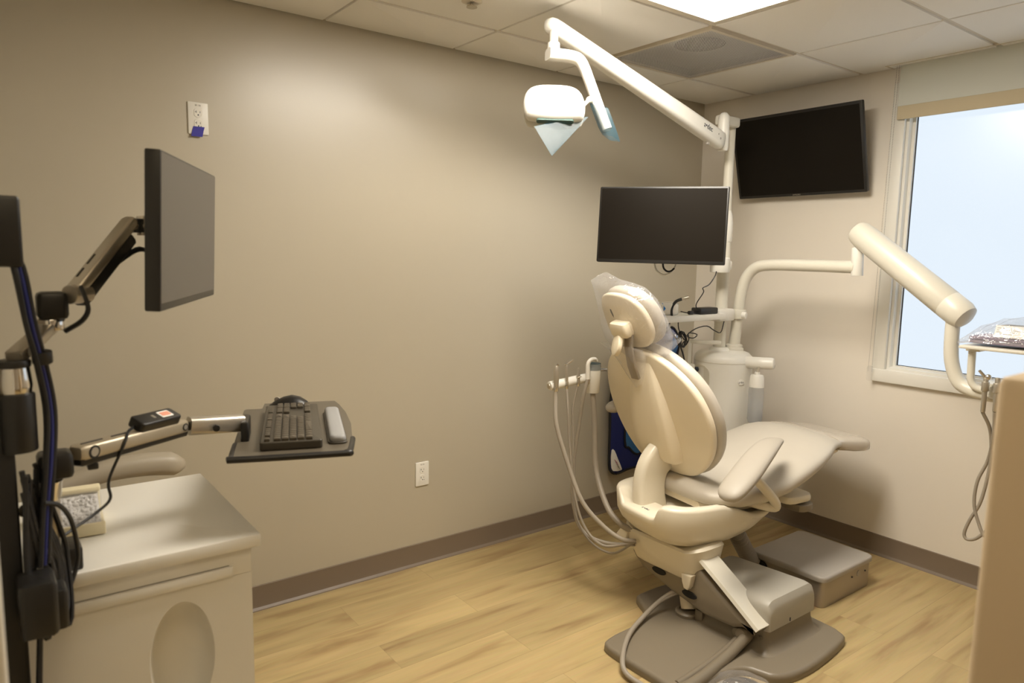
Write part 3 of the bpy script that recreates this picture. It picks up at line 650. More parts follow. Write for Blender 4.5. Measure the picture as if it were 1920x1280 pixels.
obj('pedal_disc', MB().lathe([(0, .034), (.070, .036), (.074, .044), (.06, .052), (0, .056)], (1.555, -1.60, 0), n=40), 'chrome', t)
bg_ = MB(); rr = []
for h, s in ((.004, 1.22), (.03, 1.15), (.055, .95), (.068, .6), (.07, .1)): rr.append([V((1.555+(.1*s+.012*noise.noise(V((math.cos(a)*3, math.sin(a)*3, h*40))))*math.cos(a), -1.60+(.1*s+.012*noise.noise(V((math.cos(a)*3+5, math.sin(a)*3, h*40))))*math.sin(a), h)) for a in [2*math.pi*i/36 for i in range(36)]])
obj('plastic_cover', bg_.loft(rr, (False, True)), 'bag', t, ang=20)

# ================================================================== SUPPORT CONSOLE WITH POLE
con = thing('support_console', 'white cylindrical dental support console with tall pole behind the chair', 'support console', (.54, -.43, .36))
kx, ky = .545, -.43
obj('tank', MB().lathe([(0, .40), (.128, .40), (.138, .41), (.140, .43), (.150, .90), (.151, .945), (.146, .965), (.130, .983), (.10, .994), (.0, .998)], (kx, ky, 0), n=64), 'white', con, ang=50)
obj('tank_seam', MB().lathe([(.1505, .938), (.1522, .939), (.1522, .942), (.1505, .943)], (kx, ky, 0), n=64), 'offw', con)
obj('mounting_arm', MB().tube([(.54, -.43, .405), (.56, -.50, .37), (.66, -.72, .36), (.80, -.90, .37)], 1, sq=[(a[1], a[0]) for a in rrect(.14, .07, .02, 3)]), 'hull', con)
obj('pole_collar', MB().lathe([(.052, .985), (.052, 1.0), (.046, 1.008), (.034, 1.012)], (.536, -.458, 0)), 'white', con)
PX, PY = .536, -.458
obj('pole', MB().cyl((PX, PY, .99), (PX, PY, 1.62), .0315, n=32).cyl((PX, PY, 1.61), (PX, PY, 2.16), .0245, n=28), 'offw', con)
obj('pole_sleeve', MB().lathe([(.0325, 1.56), (.036, 1.565), (.036, 1.66), (.031, 1.70), (.0245, 1.72)], (PX, PY, 0)), 'white', con)
# arched front door of the tank, with ports
def on_tank(px_ang, z, r): return V((kx+r*math.cos(px_ang), ky+r*math.sin(px_ang), z))
fa = R_(-101)
pn = MB(); o = []
for a, z in [(-.40, .60), (-.40, .880)] + [(-.40*math.cos(t), .880+.045*math.sin(t)) for t in [R_(15*i) for i in range(1, 12)]] + [(.40, .880), (.40, .60)]: o.append((a, z))
pn.loft([[on_tank(fa+a*1.0, z, .149) for a, z in o], [on_tank(fa+a*.985, z, .1555) for a, z in o]]); obj('service_door', pn, 'offw', con)
d = V((math.cos(fa-.16), math.sin(fa-.16), 0))
p = on_tank(fa-.14, .896, .153); obj('quick_connect', MB().cyl(p, p+d*.018, .013, n=20, bev=.002), 'ink', con)
obj('connector_barrel', MB().cyl(p+d*.012, p+d*.052+V((-.01, 0, -.004)), .0045, n=14), 'chrome', con)
obj('air_line', MB().tube([p+d*.05+V((-.01, 0, -.004)), p+d*.075+V((-.035, 0, -.012)), p+d*.08+V((-.06, .01, -.045)), p+d*.07+V((-.075, .02, -.075))], .0045, n=10), 'bluecab', con)
q = on_tank(fa-.14, .838, .153)
ring = MB(); Tq = axis_frame(q, d); n = 24
rs = [[Tq @ V((r*math.cos(2*math.pi*i/n), r*math.sin(2*math.pi*i/n), z)) for i in range(n)] for r, z in ((.017, 0), (.017, .008), (.009, .008), (.009, 0))]; ring.loft(rs, (False, False)); obj('yellow_port', ring, 'yellow', con)
obj('port_core', MB().cyl(q, q+d*.010, .0075, n=16), 'chrome', con)
ba = R_(-15); bp = on_tank(ba, .845, .1505); bd = V((math.cos(ba), math.sin(ba), 0)); bx = V((-math.sin(ba), math.cos(ba), 0))
TB = Matrix(((bx.x, 0, bd.x, bp.x), (bx.y, 0, bd.y, bp.y), (0, 1, 0, bp.z), (0, 0, 0, 1)))
obj('badge', MB().pad(circ(.019, 28, .014), -.004, .002, .0008, TB, n=1), 'paper', con)
text('maker_badge', 'a•dec', .015, TB @ TM(0, 0, .0022), 'ink', con, depth=.0003)
# horizontal rail and post of the assistant's arm
obj('arm_mount', MB().tube([(.60, -.54, 1.045), (.565, -.63, 1.05), (.520, -.70, 1.055)], 1, sq=[(a[1], a[0]) for a in rrect(.024, .020, .005, 2)], sm=False).rbox((.522, -.697, .985), (.030, .030, .15), .005).rbox((.530, -.69, .915), (.045, .045, .05), .008), 'offw', con)

# ---- telescoping assistant arm and holder bar
aa = thing('assistant_arm', 'white telescoping arm with instrument holder bar beside the chair back', 'instrument arm', (.54, -1.05, .86))
obj('outer_arm', MB().cyl((.532, -.70, .925), (.536, -1.06, .945), .018, n=20, bev=.003), 'offw', aa)
obj('chrome_rod', MB().cyl((.536, -1.03, .945), (.541, -1.345, .964), .0075, n=16), 'chrome', aa)
obj('hose_hook', MB().tube([(.575, -.775, .90), (.575, -.775, .95), (.562, -.785, .968), (.548, -.80, .968), (.540, -.81, .95)], .005, n=8), 'offw', aa)
hx, hy = .536, -1.368
obj('hub', MB().lathe([(0, .862), (.028, .862), (.030, .866), (.0335, .935), (.0335, .978), (.031, .982), (.0, .982)], (hx, hy, 0), n=32), 'white', aa)
obj('holder_bar', MB().cyl((hx, hy, .936), (.510, -1.604, .910), .0205, n=28, bev=.004), 'white', aa)
bd_ = (V((.510, -1.604, .910))-V((hx, hy, .936))).normalized()
obj('bar_end_cap', MB().cyl(V((.510, -1.604, .910)), V((.510, -1.604, .910))+bd_*.006, .012, n=20, bev=.002), 'sphead', aa)
obj('hub_cap', MB().lathe([(0, .981), (.032, .981), (.031, .992), (0, .994)], (hx, hy, 0), n=32), 'white', aa)
tag(obj('barrier_film', MB().loft([[V((hx+.0345*math.cos(2*math.pi*i/28), hy+.0345*math.sin(2*math.pi*i/28), z-(.012 if 3 < i < 10 else 0))) for i in range(28)] for z in (.966, .9955)], (False, False)).loft([[V((hx+.034*math.cos(2*math.pi*i/28), hy+.034*math.sin(2*math.pi*i/28), z)) for i in range(28)] for z in (.9955, .9965)]), 'bluefilm'),
    'blue barrier film wrapped around the hub of the instrument holder bar', 'barrier film', 'blue barrier films')
def barpt(f, off=0): a = V((hx, hy, .936)); b = V((.510, -1.604, .910)); return a+(b-a)*f+V((-.0, 0, off))
def holder(par, c, r=.0095):
    obj('holder_clip', MB().cyl(V(c)+V((.024, -.003, -.022)), V(c)+V((.024, -.003, .012)), r, n=18, bev=.002), 'chrome', par)
HG = 'suction and syringe instruments on the holder bar'
# 1: large suction valve, outermost
c = barpt(.92); t = thing('suction_valve', 'wide chrome suction valve at the outer end of the holder bar', 'dental suction', (c.x+.024, c.y, .86), HG); holder(t, c, .012)
obj('valve_body', MB().lathe([(0, -.01), (.0095, -.01), (.011, .0), (.013, .03), (.0115, .062), (.0075, .084), (.006, .086), (0, .086)], c+V((.026, -.004, .006)), n=20), 'silver', t)
obj('valve_tip', MB().cyl(c+V((.026, -.004, .090)), c+V((.030, .002, .098)), .0065, n=14), 'chrome', t)
obj('suction_hose', MB().tube([c+V((.026, -.004, -.01)), c+V((.027, -.006, -.05)), (.575, -1.612, .75), (.640, -1.598, .591), (.722, -1.585, .447), (.806, -1.543, .359), (.872, -1.499, .313), (.895, -1.440, .297)], .0098, n=12), 'hose', t)
# 2: saliva ejector
c = barpt(.68); t = thing('saliva_ejector', 'slim chrome saliva ejector with angled tip, second on the holder bar', 'dental suction', (c.x+.024, c.y, .86), HG); holder(t, c, .008)
obj('valve_body', MB().cyl(c+V((.025, -.003, -.02)), c+V((.022, -.003, .082)), .0058, .0075, n=16, bev=.001), 'silver', t)
obj('angled_tip', MB().cyl(c+V((.022, -.003, .084)), c+V((.020, -.016, .088)), .0055, n=14).cyl(c+V((.020, .002, .086)), c+V((.030, .024, .104)), .0042, n=12), 'chrome', t)
obj('suction_hose', MB().tube([c+V((.025, -.003, -.02)), (.565, -1.539, .80), (.576, -1.535, .661), (.615, -1.530, .428), (.673, -1.515, .297), (.760, -1.494, .245), (.848, -1.456, .271), (.889, -1.429, .290)], .0062, n=10), 'hose', t)
# 3: short autoclavable holder
c = barpt(.42); t = thing('air_water_syringe', 'short pointed chrome syringe handle, third on the holder bar', 'dental syringe', (c.x+.024, c.y, .86), HG); holder(t, c, .008)
obj('syringe_body', MB().lathe([(0, -.01), (.007, -.01), (.008, .01), (.0095, .022), (.006, .038), (.0045, .058), (0, .060)], c+V((.024, -.003, .0)), n=16), 'silver', t)
obj('lever', MB().tube([c+V((.030, -.012, .018)), c+V((.038, .0, .022)), c+V((.034, .010, .020))], .002, n=8), 'chrome', t)
obj('syringe_hose', MB().tube([c+V((.024, -.003, -.01)), (.540, -1.489, .80), (.549, -1.489, .648), (.571, -1.509, .411), (.617, -1.504, .301), (.697, -1.496, .233), (.789, -1.463, .212), (.868, -1.429, .272)], .0050, n=10), 'hose', t)
# 4: white bent suction handle
c = barpt(.20); t = thing('suction_wand', 'white bent plastic suction handle next to the holder hub', 'dental suction', (c.x+.024, c.y, .86), HG); holder(t, c, .0105)
obj('handle', MB().tube([c+V((.026, -.004, .0)), c+V((.024, -.004, .045)), c+V((.023, -.002, .070)), c+V((.025, .012, .086)), c+V((.026, .035, .088)), c+V((.024, .048, .078))], lambda t_: .0105-.003*t_, n=16), 'white', t)
obj('suction_hose', MB().tube([c+V((.026, -.004, .0)), (.556, -1.441, .86), (.534, -1.445, .712), (.525, -1.460, .539), (.566, -1.482, .330), (.640, -1.483, .255), (.752, -1.454, .242), (.875, -1.420, .272)], .0085, n=12), 'hose', t)
obj('supply_hose', MB().tube([(hx, hy, .866), (.546, -1.37, .82), (.564, -1.374, .708), (.603, -1.394, .522), (.715, -1.430, .391), (.800, -1.425, .335), (.845, -1.405, .318)], .0125, n=14), 'hose', aa)
obj('wrapped_tail', MB().tube([(.80, -1.425, .335), (.86, -1.41, .325), (.90, -1.40, .335)], .012, n=10), 'hose', aa)

# ---- equipment shelf on the pole
sh = thing('equipment_shelf', 'small white shelf clamped to the pole, holding a white device', 'shelf', (.54, -.70, 1.17))
obj('shelf_plate', MB().rbox((.548, -.775, 1.188), (.15, .48, .018), .004), 'white', sh)
obj('shelf_lip', MB().rbox((.620, -.775, 1.181), (.008, .48, .026), .003), 'white', sh)
obj('clamp', MB().rbox((.556, -.500, 1.186), (.105, .13, .062), .010), 'white', sh)
obj('clamp_band', MB().cyl((PX, PY, 1.157), (PX, PY, 1.215), .046, n=32, bev=.004).cyl((.588, -.38, 1.162), (.588, -.38, 1.21), .040, n=28, bev=.004), 'offw', sh)
obj('clamp_knob', MB().cyl((.645, -.43, 1.186), (.668, -.425, 1.186), .018, n=20, bev=.003), 'white', sh)
# device on the shelf
dv = thing('camera_dock', 'white rounded dental camera dock with blue drop emblem on the shelf', 'electronic device', (.545, -.865, 1.197))
TD = Matrix(((0, -1, 0, .52), (1, 0, 0, -.865), (0, 0, 1, 1.198), (0, 0, 0, 1)))
obj('body', MB().pad(rrect(.115, .085, .024, 5), 0, .062, .014, TM(.535, -.895, 1.1975, rz=R_(60))), 'white', dv, ang=60)
fd = V((math.sin(.62), -math.cos(.62), 0)); fx = V((math.cos(.62), math.sin(.62), 0)); fc = V((.535, -.895, 1.230))+fd*.0455
FT = Matrix(((fx.x, 0, fd.x, fc.x), (fx.y, 0, fd.y, fc.y), (0, 1, 0, fc.z), (0, 0, 0, 1)))
dr = [(.0165*math.cos(a)*(1 if math.sin(a) < .2 else 1-.55*(math.sin(a)-.2)), .0125*math.sin(a)+(.012*max(0, math.sin(a)-.6)/.4)) for a in [2*math.pi*i/32 for i in range(32)]]
obj('drop_emblem', MB().pad([(x-.012, y+.002) for x, y in dr], -.004, .0035, .001, FT, n=2), 'drop', dv)
obj('indicator', MB().pad([(x-.012, y-.020) for x, y in circ(.0035, 12)], -.004, .003, .0005, FT, n=1), 'yellow', dv)
obj('holder_arm', MB().tube([(.585, -.905, 1.19), (.578, -.90, 1.23), (.585, -.885, 1.262), (.60, -.868, 1.275), (.615, -.845, 1.282)], lambda u: .0055+.003*u, n=10), 'rubber', dv)
obj('camera_tip', MB().cyl((.604, -.862, 1.277), (.628, -.835, 1.288), .0085, .0075, n=14, bev=.002), 'silver', dv)
obj('dock_cable', MB().tube([(.585, -.905, 1.20), (.578, -.915, 1.14), (.590, -.89, 1.10), (.598, -.86, 1.065), (.585, -.80, .98), (.57, -.78, .90)], .004, n=8), 'rubber', dv)
cab_ = MB()
rnd = random.Random(3)
coil = []
for i in range(70):
    a = i*.55; coil.append((.600+.010*rnd.uniform(-1, 1)+.006*math.sin(i*.3), -.845+.026*math.cos(a)+.004*rnd.uniform(-1, 1)+.01*(i/70), 1.085-.006+.036*math.sin(a)+.005*rnd.uniform(-1, 1)))
obj('coiled_cable', MB().tube([(.575, -.845, 1.18), (.585, -.85, 1.13)]+coil+[(.606, -.80, 1.11), (.61, -.74, 1.10), (.62, -.78, 1.085), (.62, -.83, 1.10), (.615, -.76, 1.13), (.62, -.68, 1.14), (.62, -.62, 1.115), (.615, -.56, 1.10), (.60, -.52, 1.14), (.59, -.50, 1.16)], .0028, n=6, k=3), 'rubber', dv)
ad = thing('power_adapter', 'black power brick on the shelf beside the pole', 'power adapter', (.575, -.66, 1.198))
obj('brick', MB().rbox((.583, -.655, 1.2135), (.060, .14, .032), .006), 'black', ad)
obj('ferrite', MB().cyl((.592, -.845+.055, 1.208), (.590, -.755, 1.208), .0095, n=14, bev=.003), 'black', ad)
obj('cord', MB().tube([(.575, -.83, 1.215), (.59, -.80, 1.208), (.59, -.74, 1.205), (.585, -.72, 1.21)], .0025, n=6).tube([(.585, -.715, 1.215), (.60, -.745, 1.25), (.614, -.712, 1.308), (.612, -.716, 1.329), (.628, -.689, 1.347), (.640, -.664, 1.387), (.630, -.64, 1.41)], .0028, n=6), 'rubber', ad)

# ---- chairside monitor on its swing arm
mo = thing('monitor', 'black flat monitor hanging on the white pole above the chair', 'monitor', (.7849, -1.2371, 1.613), rot=(-.0938, .008, .6074))
screen_unit(mo, .54, .325, .022, .008, chin=.006)
RX = Matrix.Rotation(R_(90), 4, 'X')
obj('rear_cover', MB().pad(rrect(.30, .19, .03), -.052, -.018, .015, RX), 'black', mo, world=False)
obj('mount_plate', MB().pad(rrect(.11, .11, .01), -.062, -.050, .003, RX), 'silver', mo, world=False)
ma = thing('monitor_support', 'white swing arm carrying the chairside monitor from the pole', 'monitor arm', (.60, -.80, 1.40))
mb_ = V((.7849, -1.2371, 1.613))+V((-math.sin(.6074), math.cos(.6074), 0))*.066
obj('pole_hub', MB().lathe([(.026, 1.405), (.046, 1.405), (.049, 1.41), (.049, 1.475), (.044, 1.48), (.026, 1.48)], (.590, -.560, 0)), 'white', ma)
obj('hub_link', MB().rbox((.56, -.505, 1.44), (.06, .10, .05), .01), 'white', ma)
obj('swing_arm', MB().tube([(.590, -.560, 1.49), (.60, -.72, 1.50), (.66, -.95, 1.54), mb_-V((0, 0, .03))], 1, sq=[(a[1]*.9, a[0]) for a in rrect(.055, .035, .01, 2)]), 'offw', ma)
obj('tilt_head', MB().cyl(mb_-V((0, 0, .05)), mb_+V((0, 0, .05)), .022, n=20, bev=.003).cyl(mb_-V((0, 0, .03)), mb_+(V((.7849, -1.2371, 1.613))-mb_)*.18-V((0, 0, .03)), .02, n=16), 'offw', ma)
obj('white_cable_loop', MB().tube([(.730, -1.204, 1.50), (.730, -1.204, 1.442), (.738, -1.195, 1.415), (.757, -1.175, 1.400), (.775, -1.150, 1.412), (.785, -1.131, 1.445), (.785, -1.131, 1.50)], .0042, n=10), 'offw', ma)
obj('black_cable_loop', MB().tube([(.751, -1.175, 1.50), (.751, -1.175, 1.44), (.762, -1.165, 1.418), (.775, -1.152, 1.417), (.785, -1.14, 1.43)], .0042, n=10), 'rubber', ma)

# ================================================================== DENTAL LIGHT
dl = thing('dental_light', 'white overhead dental light on a long jointed arm from the pole', 'dental light', (.60, -.60, 1.98))
KX, KY = .590, -.590
obj('pole_link', MB().rbox((.563, -.524, 2.155), (.05, .15, .05), .012, None), 'offw', dl)
obj('knuckle', MB().lathe([(0, 2.002), (.024, 2.002), (.028, 2.010), (.029, 2.075), (.0295, 2.08), (.0295, 2.100), (.0285, 2.105), (.0285, 2.150), (.024, 2.172), (.014, 2.184), (0, 2.188)], (KX, KY, 0), n=32), 'white', dl)
A0 = V((.604, -.640, 2.048)); A1 = V((.742, -1.842, 2.316)); da = (A1-A0)
obj('boom', MB().tube([A0, A0+da*.02, A0+da*.05, A0+da*.5, A0+da*.95, A0+da*.985, A1], 1, sq=None, sm=False) if False else MB().loft([[A0+da*f+axis_frame((0, 0, 0), da).to_3x3() @ V((x, y, 0)) for x, y in [(q[0]*k, q[1]*k) for q in rrect(.062, .088-.028*f, .024, 5)]] for f, k in ((-.022, .35), (-.018, .7), (-.006, .95), (.02, 1), (.3, 1), (.6, 1), (.96, 1), (.985, .97), (1.0, .85), (1.008, .6), (1.012, .3))]), 'white', dl, ang=60)
bt = axis_frame((0, 0, 0), da).to_3x3()
sd = da.normalized().cross(V((0, 0, 1))).normalized(); 
if sd.dot(CAM-A0) < 0: sd = -sd
ud = sd.cross(da.normalized()); 
if ud.z < 0: ud = -ud
pl = A0+da*.125+sd*.0316+ud*.006; xx = -da.normalized()
TL = Matrix(((xx.x, ud.x, sd.x, pl.x), (xx.y, ud.y, sd.y, pl.y), (xx.z, ud.z, sd.z, pl.z), (0, 0, 0, 1)))
text('maker_logo', 'a•dec', .036, TL, 'ink', dl, depth=.0003, xs=1)
for f, o_, r in ((.048, .006, .0035), (.030, -.008, .0055)):
    c = A0+da*f+sd*.0305+ud*o_; obj('screw', MB().cyl(c, c+sd*.0025, r, n=14), 'greyl', dl)
obj('latch', MB().rbox(A0+da*.075-ud*.045, (.012, .018, .018), .003), 'greyl', dl)
obj('stem', MB().cyl((.754, -1.830, 2.300), (.757, -1.832, 2.243), .0155, n=24).cyl((.757, -1.832, 2.250), (.760, -1.834, 2.195), .0225, .024, n=24, bev=.003), 'white', dl)
yk = [(.768, -1.868, 2.203), (.776, -1.845, 2.202), (.800, -1.800, 2.200), (.822, -1.768, 2.190), (.838, -1.752, 2.160), (.862, -1.735, 2.090), (.895, -1.712, 1.990), (.915, -1.700, 1.935)]
obj('yoke', MB().tube(yk, lambda u: 1.0-.15*u, sq=[(a[1], a[0]) for a in rrect(.056, .040, .012, 3)], k=5), 'white', dl, ang=50)
# lamp head
HC = V((.862, -1.912, 1.993)); hn = V((-.60, .42, -.68)).normalized()     # beam leaves away from the camera
hY = V((-.55, .39, .73)); hY = (hY-hn*hY.dot(hn)).normalized(); hX = hY.cross(hn)
TH = Matrix(((hX.x, hY.x, hn.x, HC.x), (hX.y, hY.y, hn.y, HC.y), (hX.z, hY.z, hn.z, HC.z), (0, 0, 0, 1)))
ho = smooth_closed([(-.085, -.070), (0, -.078), (.085, -.070), (.104, -.045), (.108, .01), (.095, .055), (.06, .078), (0, .083), (-.06, .078), (-.095, .055), (-.108, .01), (-.104, -.045)], 3)
ho = [(x, y*1.22 if y > 0 else y) for x, y in ho]
obj('head_shell', MB().pad(ho, -.036, .020, .026, TH, dome0=.012, n=6), 'white', dl, ang=60)
obj('head_bezel', MB().pad([(x*.97, y*.93-.003) for x, y in ho], .014, .040, .014, TH, n=5), 'offw', dl, ang=60)
obj('lens', MB().pad([(x*.86, y*.80-.004) for x, y in ho], .036, .0415, .003, TH), 'lens', dl)
obj('grip_window', MB().pad(rrect(.130, .017, .0085, 5), -.004, .006, .002, TH @ TM(0, -.0775, -.004, rx=R_(90))), 'lens', dl)
obj('pivot', MB().cyl(TH @ V((-.098, .01, .0)), (.862, -1.744, 2.045), .008, .006, n=14).ball((.866, -1.746, 2.042), .014), 'offw', dl)
# barrier films on the lamp head and on the yoke
Pn = lambda x, y, z: TH @ V((x, y, z))
def sheet(pts, m, label, cat, grp):
    mb = MB(); a = [V(p) for p in pts]; n_ = (a[1]-a[0]).cross(a[2]-a[0]).normalized()*.0004
    mb.loft([[p_-n_ for p_ in a], [p_+n_ for p_ in a]]); return tag(obj('barrier_film', mb, m, flat=True), label, cat, grp)
sheet([(.893, -2.024, 1.913), (.944, -1.985, 1.813), (.948, -1.825, 1.962), (.90, -1.86, 1.962)], 'bluefilm', 'blue film square hanging off the front edge of the lamp head', 'barrier film', 'blue barrier films')
fm = MB(); a_, b_ = [], []
fr_ = []
for (x, y, z), k in (((.884, -1.722, 2.026), 1), ((.898, -1.712, 1.985), 1), ((.917, -1.70, 1.93), 1), ((.927, -1.694, 1.905), .9)):
    fr_.append([V((x, y, z))+V((.021*k*sx+.004, .030*k*sy, -.012*sx)) for sx, sy in ((1, -1), (1, 1), (-1, 1), (-1, -1))])
tag(obj('barrier_film', fm.loft(fr_, (False, False)), 'bluefilm', flat=True), 'blue film sleeve wrapped around the lower end of the lamp yoke', 'barrier film', 'blue barrier films')

# ================================================================== DELIVERY UNIT
de = thing('delivery_unit', 'white dental delivery arm reaching from the console past the window', 'delivery unit', (.57, -.38, 1.0))
obj('base_collar', MB().lathe([(.048, .985), (.050, .99), (.050, 1.005), (.044, 1.01), (.044, 1.022), (.032, 1.028)], (.571, -.38, 0)), 'offw', de)
obj('rigid_arm', MB().tube([(.571, -.38, 1.0), (.580, -.38, 1.12), (.588, -.38, 1.21), (.598, -.38, 1.30), (.625, -.38, 1.380), (.68, -.38, 1.432), (.77, -.38, 1.447), (.95, -.38, 1.449), (1.195, -.38, 1.447)], .0285, n=24, k=6), 'offw', de)
obj('end_post', MB().cyl((1.203, -.38, 1.408), (1.197, -.38, 1.535), .026, n=24, bev=.002).cyl((1.197, -.38, 1.53), (1.195, -.38, 1.59), .018, n=20), 'white', de)
F0 = V((1.195, -.38, 1.605)); F1 = V((1.690, -.462, 1.262)); fd_ = F1-F0; Lf = fd_.length
obj('spring_arm', MB().lathe([(0, -.022), (.030, -.018), (.048, -.006), (.054, .012), (.057, .05), (.058, .3), (.0585, Lf-.09), (.0575, Lf-.088), (.0575, Lf-.085), (.0585, Lf-.083), (.058, Lf-.02), (.050, Lf+.004), (.030, Lf+.014), (0, Lf+.016)], F0, fd_, n=40), 'offw', de, ang=35)
obj('lower_arm', MB().tube([(1.648, -.46, 1.28), (1.649, -.46, 1.162), (1.658, -.46, 1.077), (1.688, -.46, 1.005), (1.744, -.465, .977), (1.84, -.48, .972), (1.93, -.49, .972)], .0265, n=22, k=6), 'offw', de)
obj('tray_post', MB().tube([(1.741, -.5, 1.150), (1.743, -.5, 1.07), (1.748, -.5, 1.018), (1.775, -.498, .993), (1.84, -.49, .985)], .0135, n=16, k=6), 'offw', de)
obj('tray_bracket', MB().rbox((1.752, -.5, 1.150), (.050, .06, .022), .004), 'offw', de)
obj('tray_holder', MB().rbox((1.90, -.5, 1.162), (.33, .24, .012), .004), 'offw', de)
obj('control_head', MB().lathe([(0, .975), (.10, .975), (.118, .985), (.12, 1.02), (.112, 1.034), (0, 1.038)], (1.915, -.505, 0), n=48).rbox((2.06, -.53, 1.006), (.34, .22, .06), .015), 'offw', de, ang=50)
for i, x in enumerate((1.842, 1.88)):
    s_ = obj('handpiece_holder', MB().cyl((x, -.632, 1.01), (x, -.632, 1.045), .013, n=18, bev=.002), 'silver', de)
t = thing('delivery_syringe', 'chrome tipped syringe hanging in front of the window at the delivery head', 'dental syringe', (1.842, -.632, .55))
obj('handle', MB().cyl((1.842, -.632, .93), (1.842, -.632, 1.06), .008, .0095, n=16, bev=.002), 'silver', t)
obj('tip', MB().cyl((1.842, -.632, 1.058), (1.822, -.645, 1.085), .006, .005, n=12).ball((1.848, -.630, 1.062), .011), 'chrome', t)
obj('hose', MB().tube([(1.842, -.632, .93), (1.860, -.60, .867), (1.862, -.57, .78), (1.855, -.55, .701), (1.838, -.55, .571), (1.807, -.55, .486), (1.793, -.55, .427), (1.808, -.55, .408), (1.843, -.55, .430), (1.88, -.55, .50), (1.92, -.54, .7), (1.95, -.53, .975)], .0062, n=10), 'hose', t)
t = thing('delivery_handpiece', 'grey handpiece hose looping below the delivery head by the half wall', 'dental handpiece', (1.88, -.632, .55))
obj('handle', MB().cyl((1.88, -.632, .94), (1.88, -.632, 1.065), .008, .009, n=16, bev=.002), 'silver', t)
obj('hose', MB().tube([(1.88, -.632, .94), (1.873, -.60, .85), (1.850, -.555, .74), (1.822, -.555, .649), (1.818, -.555, .56), (1.838, -.555, .490), (1.87, -.56, .44), (1.92, -.56, .46), (1.96, -.55, .7), (1.98, -.54, .975)], .0062, n=10), 'hose', t)
# tray contents
t = thing('instrument_pouch', 'clear plastic bag with papers and a printed label on the delivery tray', 'plastic bag', (1.87, -.5, 1.168))
obj('folded_papers', MB().rbox((1.885, -.5, 1.184), (.26, .17, .012), .002).rbox((1.88, -.50, 1.198), (.25, .165, .010), .002), 'purple', t)
obj('inner_packet', MB().rbox((1.90, -.48, 1.225), (.17, .10, .045), .018), 'grink', t)
lb = MB().box((0, 0, -.0005), (.11, .048, .0005)); LT = TM(1.835, -.585, 1.208, rz=.0) @ Matrix.Rotation(R_(62), 4, 'X'); lb.v = [LT @ v for v in lb.v]
obj('printed_label', lb, 'paper', t, flat=True)
for k in range(4):
    ln = MB().box((.006, .012+.008*k, .0006), (.06+.03*((k*7) % 3)/2, .0135+.008*k, .001)); ln.v = [LT @ v for v in ln.v]; obj('label_line', ln, 'grink', t, flat=True)
pb = MB(); rs = []
for f, w, h in ((0, .15, .004), (.06, .2, .03), (.2, .21, .07), (.4, .2, .10), (.6, .2, .11), (.8, .19, .10), (1, .17, .05)):
    x = 1.712+.31*f; rs.append([V((x+.01*noise.noise(V((i*.9, f*9, 0))), -.5+w/2*math.cos(2*math.pi*i/30), 1.171+max(0, h*(.15+.85*max(0, math.sin(2*math.pi*i/30)))+.014*noise.noise(V((i*.7, f*7, 2)))))) for i in range(30)])
obj('plastic_cover', pb.loft(rs, (True, True)), 'bag', t, ang=20)
# water bottle below its white bracket
t = thing('water_bottle', 'half full plastic water bottle with white cap hanging beside the console', 'water bottle', (.775, -.440, .66))
bx, by = .752, -.425
obj('bottle_bracket', MB().cyl((.66, -.43, .944), (.812, -.37, .950), .031, n=28, bev=.014), 'white', t)
obj('cap', MB().lathe([(0, .905), (.012, .905), (.013, .893), (.030, .890), (.034, .882), (.037, .845), (.037, .828), (0, .826)], (bx, by, 0)), 'white', t)
obj('bottle', MB().lathe([(0, .64), (.028, .64), (.034, .648), (.037, .66), (.038, .80), (.036, .827), (.03, .829)], (bx, by, 0)), 'bottle', t)
obj('water', MB().lathe([(0, .645), (.030, .648), (.0345, .662), (.0345, .755), (0, .755)], (bx, by, 0)), film('water', (.6, .63, .66), .35, .05, .1), t)
obj('valve_stem', MB().cyl((bx, by, .90), (bx+.003, by+.02, .955), .008, n=12), 'silver', t)

# ================================================================== LEAD APRON ON THE WALL
t = thing('lead_apron', 'navy blue lead apron with light blue lining hanging on the wall behind the chair', 'lead apron', (.05, -.47, .23))
def apron(outl, x0, th, warp, seg=14):
    """draped cloth panel on the left wall from an outline in (y, z)"""
    return MB().pad(outl, 0, th, th*.45, Matrix(((0, 0, 1, x0), (1, 0, 0, 0), (0, 1, 0, 0), (0, 0, 0, 1))), n=2, warp=warp)
wv = lambda v: V((v.x, v.y, v.z+.010*math.sin(v.x*26+v.y*3)*(1.1-v.y)+.01))
out1 = smooth_closed([(-.70, .235), (-.60, .238), (-.50, .245), (-.38, .255), (-.28, .28), (-.25, .40), (-.24, .60), (-.22, .80), (-.19, .93), (-.20, 1.0), (-.26, 1.06), (-.36, 1.02), (-.46, 1.06), (-.58, 1.02), (-.70, .90), (-.755, .70), (-.755, .50), (-.750, .30), (-.735, .255)], 4)
obj('apron_body', apron(out1, .020, .016, wv), 'blue', t, ang=60)
obj('binding', MB().tube([V((.034+.01+.010*math.sin(a*26+b*3)*(1.1-b), a, b)) for a, b in out1]+[V((.044, out1[0][0], out1[0][1]))], .0075, n=8, sm=False), 'trim', t)
lin = [(-.635, .395), (-.60, .375), (-.545, .330), (-.50, .34), (-.44, .42), (-.42, .60), (-.42, .85), (-.50, .80), (-.58, .66), (-.635, .52)]
lin = smooth_closed(lin, 4)
obj('lining', apron(lin, .046, .006, wv), 'lblue', t, ang=60)
obj('lining_edge', MB().tube([V((.058+.010*math.sin(a*26+b*3)*(1.1-b), a, b)) for a, b in lin]+[V((.058, lin[0][0], lin[0][1]))], .007, n=8, sm=False), 'trim', t)
